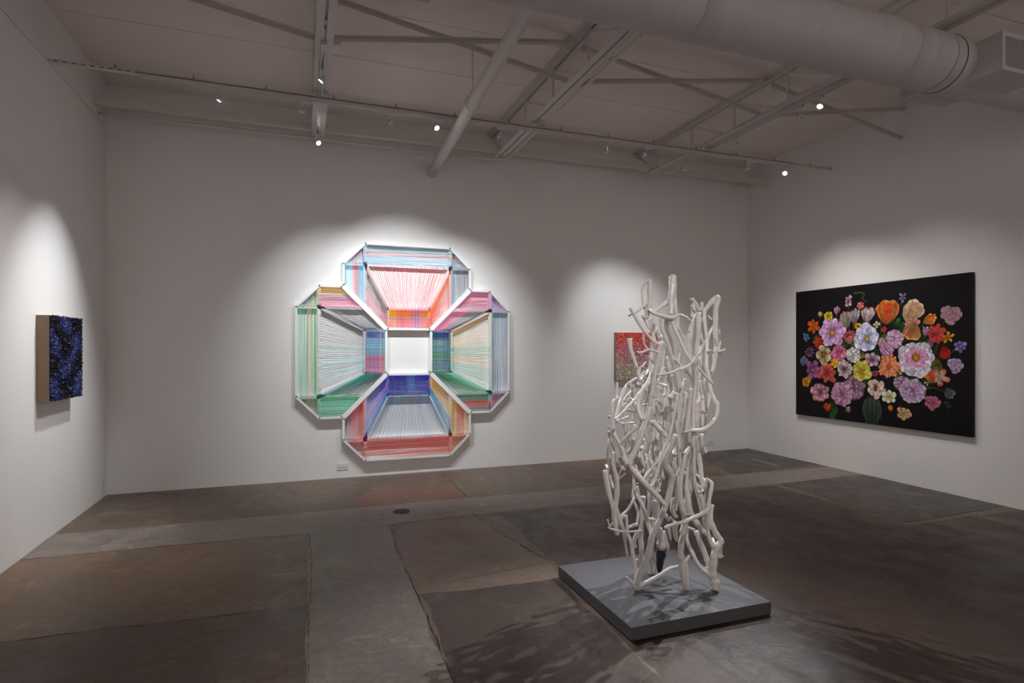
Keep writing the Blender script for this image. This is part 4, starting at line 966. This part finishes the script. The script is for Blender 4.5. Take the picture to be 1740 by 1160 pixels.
 ([(1175.9,660),(1172.8,685.9),(1168.6,711.7),(1166.6,734)], [8,8.4,7.4,6], -.1, -.12), ([(1165.5,667),(1164.5,691),(1160.3,711.7),(1161,738)], [6,7,6,5], -.02, -.02),
 ([(1158.3,660),(1156.2,683.8),(1154,705.5),(1151,724),(1154,753),(1155.2,780),(1156,802)], [6,5,5.4,6,6.4,6.2,5], -.08, -.08),
 ([(1152.5,668),(1149,685.9),(1143.8,711.7),(1138.6,737.6),(1127,767),(1120,791),(1112,818),(1105,827)], [6,5.4,4.4,5,5.4,6,5.4,4.4], -.16, -.2),
 ([(1137,671),(1143.8,690),(1146.5,704)], [7,7.4,6], -.08, -.1), ([(1146,666),(1140,676)], [7,8], -.12, -.12), ([(1185,682),(1184,706.5),(1185,730)], 8, -.02, -.02), ([(1205.9,668),(1202.8,689),(1192.4,706.5),(1190.3,728)], [5.4,6.4,7.4,6.6], .1, .06),
 ([(1168.6,742),(1164.5,765)], [9,7], .1, .12), ([(1183,740),(1187,758),(1186.2,776)], 8, .02, .04), ([(1191.4,738),(1193.5,759),(1194.5,770)], 7.4, .0, .02), ([(1197,760),(1199.5,769)], [3,4.4], -.03, -.03),
 ([(1171,760),(1164.5,772)], [5.4,7.4], -.14, -.16), ([(1153,766),(1156,788),(1150,804.5),(1146,808)], [5.4,5.2,4.8,4], -.06, -.1), ([(1145.6,761),(1146.5,773)], [6,9.4], -.08, -.12), ([(1147,772),(1146,802)], 6, .14, .14),
 ([(1149,812),(1150,837.6),(1147,855)], 5.4, .05, .05), ([(1173.8,770),(1171.7,801.4),(1173.8,834)], 4.6, .16, .16), ([(1160,738),(1163,752),(1161,770)], [4,4,3], .06, .06), ([(1137,690),(1140,712),(1136,735)], [4,4,4], .2, .2), ([(1125,672),(1122,690),(1125,705)], [6,7,6], .18, .18),
 ([(1197,733),(1199,711),(1192,700)], [5,5.5,5], .16, .12), ([(1160,690),(1163,684)], [2.6,2.4], -.1, -.12), ([(1148,668),(1155,672)], [3,2.6], -.14, -.14),
 # front limb down to the left foot
 ([(1148,738.6),(1138.6,761),(1132.4,776),(1131.8,789),(1140.7,805.5),(1141.7,818),(1136.5,842.8),(1127.2,868.6),(1118.5,890),(1109,910),(1106,922.8),(1101.7,943.4),(1096,955),(1090,967),(1084,983),(1082,998)], [7.4,9,9.4,11,10,9.4,9.4,9.4,10,10.4,11,10.4,10,10,10.4,9], -.28, -.08),
 ([(1065,980),(1072.8,989),(1082,999)], [3,6.4,9.4], -.1, -.08), ([(1083,996),(1097.6,990),(1119.4,978),(1139,965.4),(1152,962.4),(1162.7,955.5),(1171.6,943.6)], [9,7.4,6.4,5.4,5.4,5.4,5.2], -.08, -.04),
 # left posts
 ([(1029.3,798.8),(1031.4,818),(1035.5,840.7),(1040.7,858),(1044.8,876)], [10,9.4,8.4,7.4,6.4], .0, -.05), ([(1042.2,768.3),(1041.7,789),(1047,809.7),(1049,827),(1047.4,848),(1044,870),(1045.9,891.7),(1049,907.5)], [5.6,6.4,8,8,8.2,9,9,7.4], -.1, -.1),
 ([(1036.5,807),(1041.7,829)], [3.4,4.6], .08, .05), ([(1059.3,791),(1053,803.4),(1051.5,813)], 1.8, -.05, -.08), ([(1063.4,804),(1053,813)], [2.2,1.8], -.1, -.1), ([(1026.5,817),(1031,818)], [2.6,3], .0, .0), ([(1030,790),(1033,796)], [4,5], .05, .0),
 ([(1048,864),(1054,886.5),(1060,904),(1062.5,922),(1066,944)], [5.4,8,6.4,4.6,3.6], .0, .04),
 ([(1079,845),(1073.8,853.4),(1067.6,864.8),(1058,874),(1054,878)], [3.6,4.2,4.4,4,4], .12, .1), ([(1057,882),(1062,876)], [4,4.6], .02, .0),
 ([(1064.5,875),(1065.5,893.8),(1066.6,907),(1071.7,920.7),(1074.8,938),(1078,953.8),(1080,970),(1081,990)], [4.2,5.2,5.4,6.2,7,7,6.2,5.4], -.02, -.04), ([(1068,896),(1074,893),(1083,890)], [4,5,6], .1, .14),
 ([(1034.5,896),(1040.7,899),(1053,902),(1071.7,903),(1091.4,901)], [3,3.6,4,3.2,3.2], -.16, -.14), ([(1036.5,897),(1034.5,890),(1032.4,882.4)], [3,2.6,2.6], -.16, -.16), ([(1037,895),(1040,888)], [2.4,2.6], -.16, -.16), ([(1038,899),(1033,896)], [3,2], -.16,-.16),
 ([(1077.4,814.8),(1079,834.5),(1086.2,848),(1092.4,860),(1097.6,876.2),(1100.7,883)], [5,6.4,6.4,6.4,7,7.4], -.05, -.1), ([(1098.7,879),(1101.7,889.6),(1105,903),(1108,910)], [7,7.4,6.8,5], -.08, -.12), ([(1101,882),(1108,882),(1114,885)], [6,5,4], -.08, -.02),
 # right of centre: leg to the middle foot
 ([(1165.5,772),(1161.4,791),(1156.2,818),(1156.2,848),(1159.3,863.4),(1163.4,876),(1165,890),(1161.4,904),(1158,922.8),(1157,943),(1158,955),(1160,975),(1164.5,994),(1166.5,1000)], [5.4,7.4,8.4,9.4,9.4,10,9,8.6,9.4,9.4,9.4,9.4,9.4,8], -.16, -.08),
 ([(1165.7,957),(1167.7,979),(1168.7,996)], [5.4,6.4,5.4], -.04, -.06),
 ([(1168.6,794),(1166.6,822),(1168.6,842.8),(1171.7,863.4),(1176.5,878),(1186.2,891.7),(1195.5,904)], [3.4,6.4,10,10,9.4,9.4,8.4], -.1, -.12), ([(1165,874),(1172,873.5)], [4,4], -.18, -.15),
 ([(1183,902),(1190,922),(1198.6,943.4),(1203,957),(1205,970)], [7,9,9,8,6], .04, -.02),
 ([(1178,756),(1179,791),(1180,818),(1186.2,836.5),(1192.4,848),(1195.5,863.4),(1198.6,877),(1199,892),(1200,908)], [6.4,6.4,6.6,8.4,9.4,8.4,7.4,8.2,6.4], -.1, -.06), ([(1186,836.5),(1194.5,833.4),(1196.5,826),(1197.6,815)], [5,4.6,4.4,4], -.1, -.08),
 ([(1187,767),(1190.3,791),(1192.4,811.7),(1194.8,832)], [6.4,7.4,7.4,5.6], -.02, -.05), ([(1183,806),(1190,812),(1200,814.5)], [3.2,3.4,3], .02, -.08),
 ([(1199.7,812),(1209,821),(1207.5,834.5),(1204.8,851),(1202.8,865.5),(1192.4,872.8),(1177,880),(1161.4,886.6),(1145.9,890),(1130,896.5)], [3.2,6.4,7,6.4,7.4,6.6,6.4,6.2,5.6,5.4], -.16, -.28), ([(1205,840),(1211,839.5)], [2,1.6], -.16, -.16), ([(1201,815),(1199,835),(1198,850)], [3,4,4], -.1, -.06),
 # right leg
 ([(1211,857.6),(1209,874),(1209,885.5),(1213,898),(1219.3,910.3),(1224.5,919),(1219,929),(1213.5,943.4),(1213,952),(1212,964.4),(1212,979.3),(1214,989),(1214.5,1000)], [5.2,4.8,6.4,8.4,9.4,10,12,12,12,12,13,15,15], -.02, -.09), ([(1202,904),(1208,920.7),(1213,930)], [6.4,7.4,8], -.04, -.06), ([(1211,914),(1214,924)], [4,5], .0, -.04), ([(1226,924),(1229,921.5)], [5,3], -.04, -.06),
 ([(1168.8,896),(1167,911),(1170,926),(1175.9,938),(1184,955),(1193.4,967.4),(1204,975.3),(1211,984)], [4.6,5,5.6,6.2,6.4,7.2,8.2,9], .0, -.08), ([(1225.5,926),(1223.4,947)], [4.4,6.6], .02, .02), ([(1224,945.5),(1229.5,944.5)], [3,2], .02, .0), ([(1193,966),(1202,965)], [4,5], -.02, -.05), ([(1204,868),(1206,884),(1203,905)], [5,6,5], .05, .02), ([(1196,880),(1197,900)], [5,4], .08, .08),
 # back legs and inner stubs
 ([(1092.4,844),(1091.4,871),(1090.3,889.7),(1089,912),(1090,930),(1090,950),(1090,962)], [9,9,7,8.4,8.4,8.4,7], .16, .22), ([(1083.7,902),(1077.7,920),(1079,930)], 6.6, .14, .12), ([(1082,950),(1088,967)], [4,4], .18, .2), ([(1104,840),(1103,862),(1101,878)], [7,6,6], .2, .2),
 ([(1106,925),(1108,950),(1111,974)], [8,9,8], .16, .17), ([(1111,850),(1113,871),(1111,888),(1110,905)], [9,9.4,9,8], .1, .1), ([(1116,845),(1119,862),(1116,880)], [4,4,4], .16, .16),
 ([(1098.6,783),(1101.7,799),(1095.5,811)], 5.4, .1, .08), ([(1092,758),(1086,778)], [6,5], .0, -.05), ([(1123.4,768),(1116,783.8),(1102.8,801),(1093.5,815)], [3.2,4,4.2,3.6], -.06, -.1), ([(1080,790),(1083,800),(1088,808)], [4,4,4], -.1, -.14), ([(1087,806),(1088,799)], [3,2.4], -.2, -.2), ([(1094,796),(1092,803)], [3,3], .0, .0),
 ([(1104,809),(1112,808),(1118,802)], [4,5,4], .05, .06), ([(1121,800),(1125,808),(1121,818)], [4,6,4], .08, .1), ([(1112,840),(1118,828),(1117,815)], [3,4,4], .14, .14), ([(1083,826),(1086,842)], [4,4], .04, .04), ([(1085,764),(1090,781),(1096,794)], [8,7,5], .1, .1),
 ([(1127.3,903),(1134,925),(1134.5,936)], [6.4,6.4,4], .12, .16), ([(1143.8,846),(1141.7,866),(1149.5,879)], 6.2, .1, .06), ([(1149,844),(1148,867)], [7,6], .16, .16), ([(1135.5,893),(1139.7,917)], [9.6,3.4], .08, .1), ([(1149,887),(1147,902),(1150,919)], [8,9.4,5.6], .06, .06), ([(1131.4,875.5),(1137,884)], [6.4,5], .0, .04),
 ([(1168,895.5),(1180,900)], [4.4,4], .02, .02), ([(1121,898),(1116,904)], [5,4], .0, .05), ([(1139,878),(1146,886),(1152,890)], [4,4,4], .1, .08),
]
for pts, wd, d0, d1 in B: branch(pts, wd, d0, d1)
# rear leg with a black glazed tip
branch([(1119,898), (1123.4,912), (1124.5,922), (1124,931)], [11, 14, 15, 15], .12, .14)
o = branch([(1124,929), (1123,942), (1121.5,955), (1120.5,972)], [15.2, 15.5, 13, 6.5], .14, .17, M_CHAR, 'blackened_tip'); o['label'] = 'black glossy tip of the rear leg'

# further inner branches that fill the tangle
LB_ = ([540, 600, 680, 760, 860, 930], [1098, 1090, 1056, 1046, 1052, 1080]); RB_ = ([540, 600, 700, 800, 900, 930], [1205, 1208, 1194, 1192, 1196, 1198])
for i in range(46):
    y0 = brn.uniform(585, 800) if i % 4 else brn.uniform(640, 760); ln = brn.uniform(45, 130); y1 = min(y0 + ln, 905)
    x = brn.uniform(np.interp(y0, *LB_) + (26 if y0 < 660 else 8), np.interp(y0, *RB_) - 6); sl = brn.uniform(-.28, .28)
    if i % 5 == 0: sl = brn.choice((-1, 1)) * brn.uniform(.6, 1.3); y1 = y0 + ln * .45
    pts = []
    for k in range(6):
        t = k / 5; yy = y0 + (y1 - y0) * t
        xx = x + sl * (yy - y0) + brn.uniform(-3.5, 3.5)
        pts.append((min(max(xx, np.interp(yy, *LB_)), np.interp(yy, *RB_)), yy))
    wd = brn.uniform(4, 8.5)
    d = brn.uniform(.06, .3)
    branch(pts, [wd * brn.uniform(.7, 1), wd, wd * 1.05, wd, wd * .9, wd * brn.uniform(.6, .9)], d, d + brn.uniform(-.1, .05))
    if i % 2 == 0:      # sawn side stub
        px_, py_ = pts[2 + i % 2]; sx = brn.choice((-1, 1))
        branch([(px_, py_), (px_ + sx * brn.uniform(5, 9), py_ - brn.uniform(2, 7))], [wd * .6, wd * .5], d - .01, d - brn.uniform(0, .05))
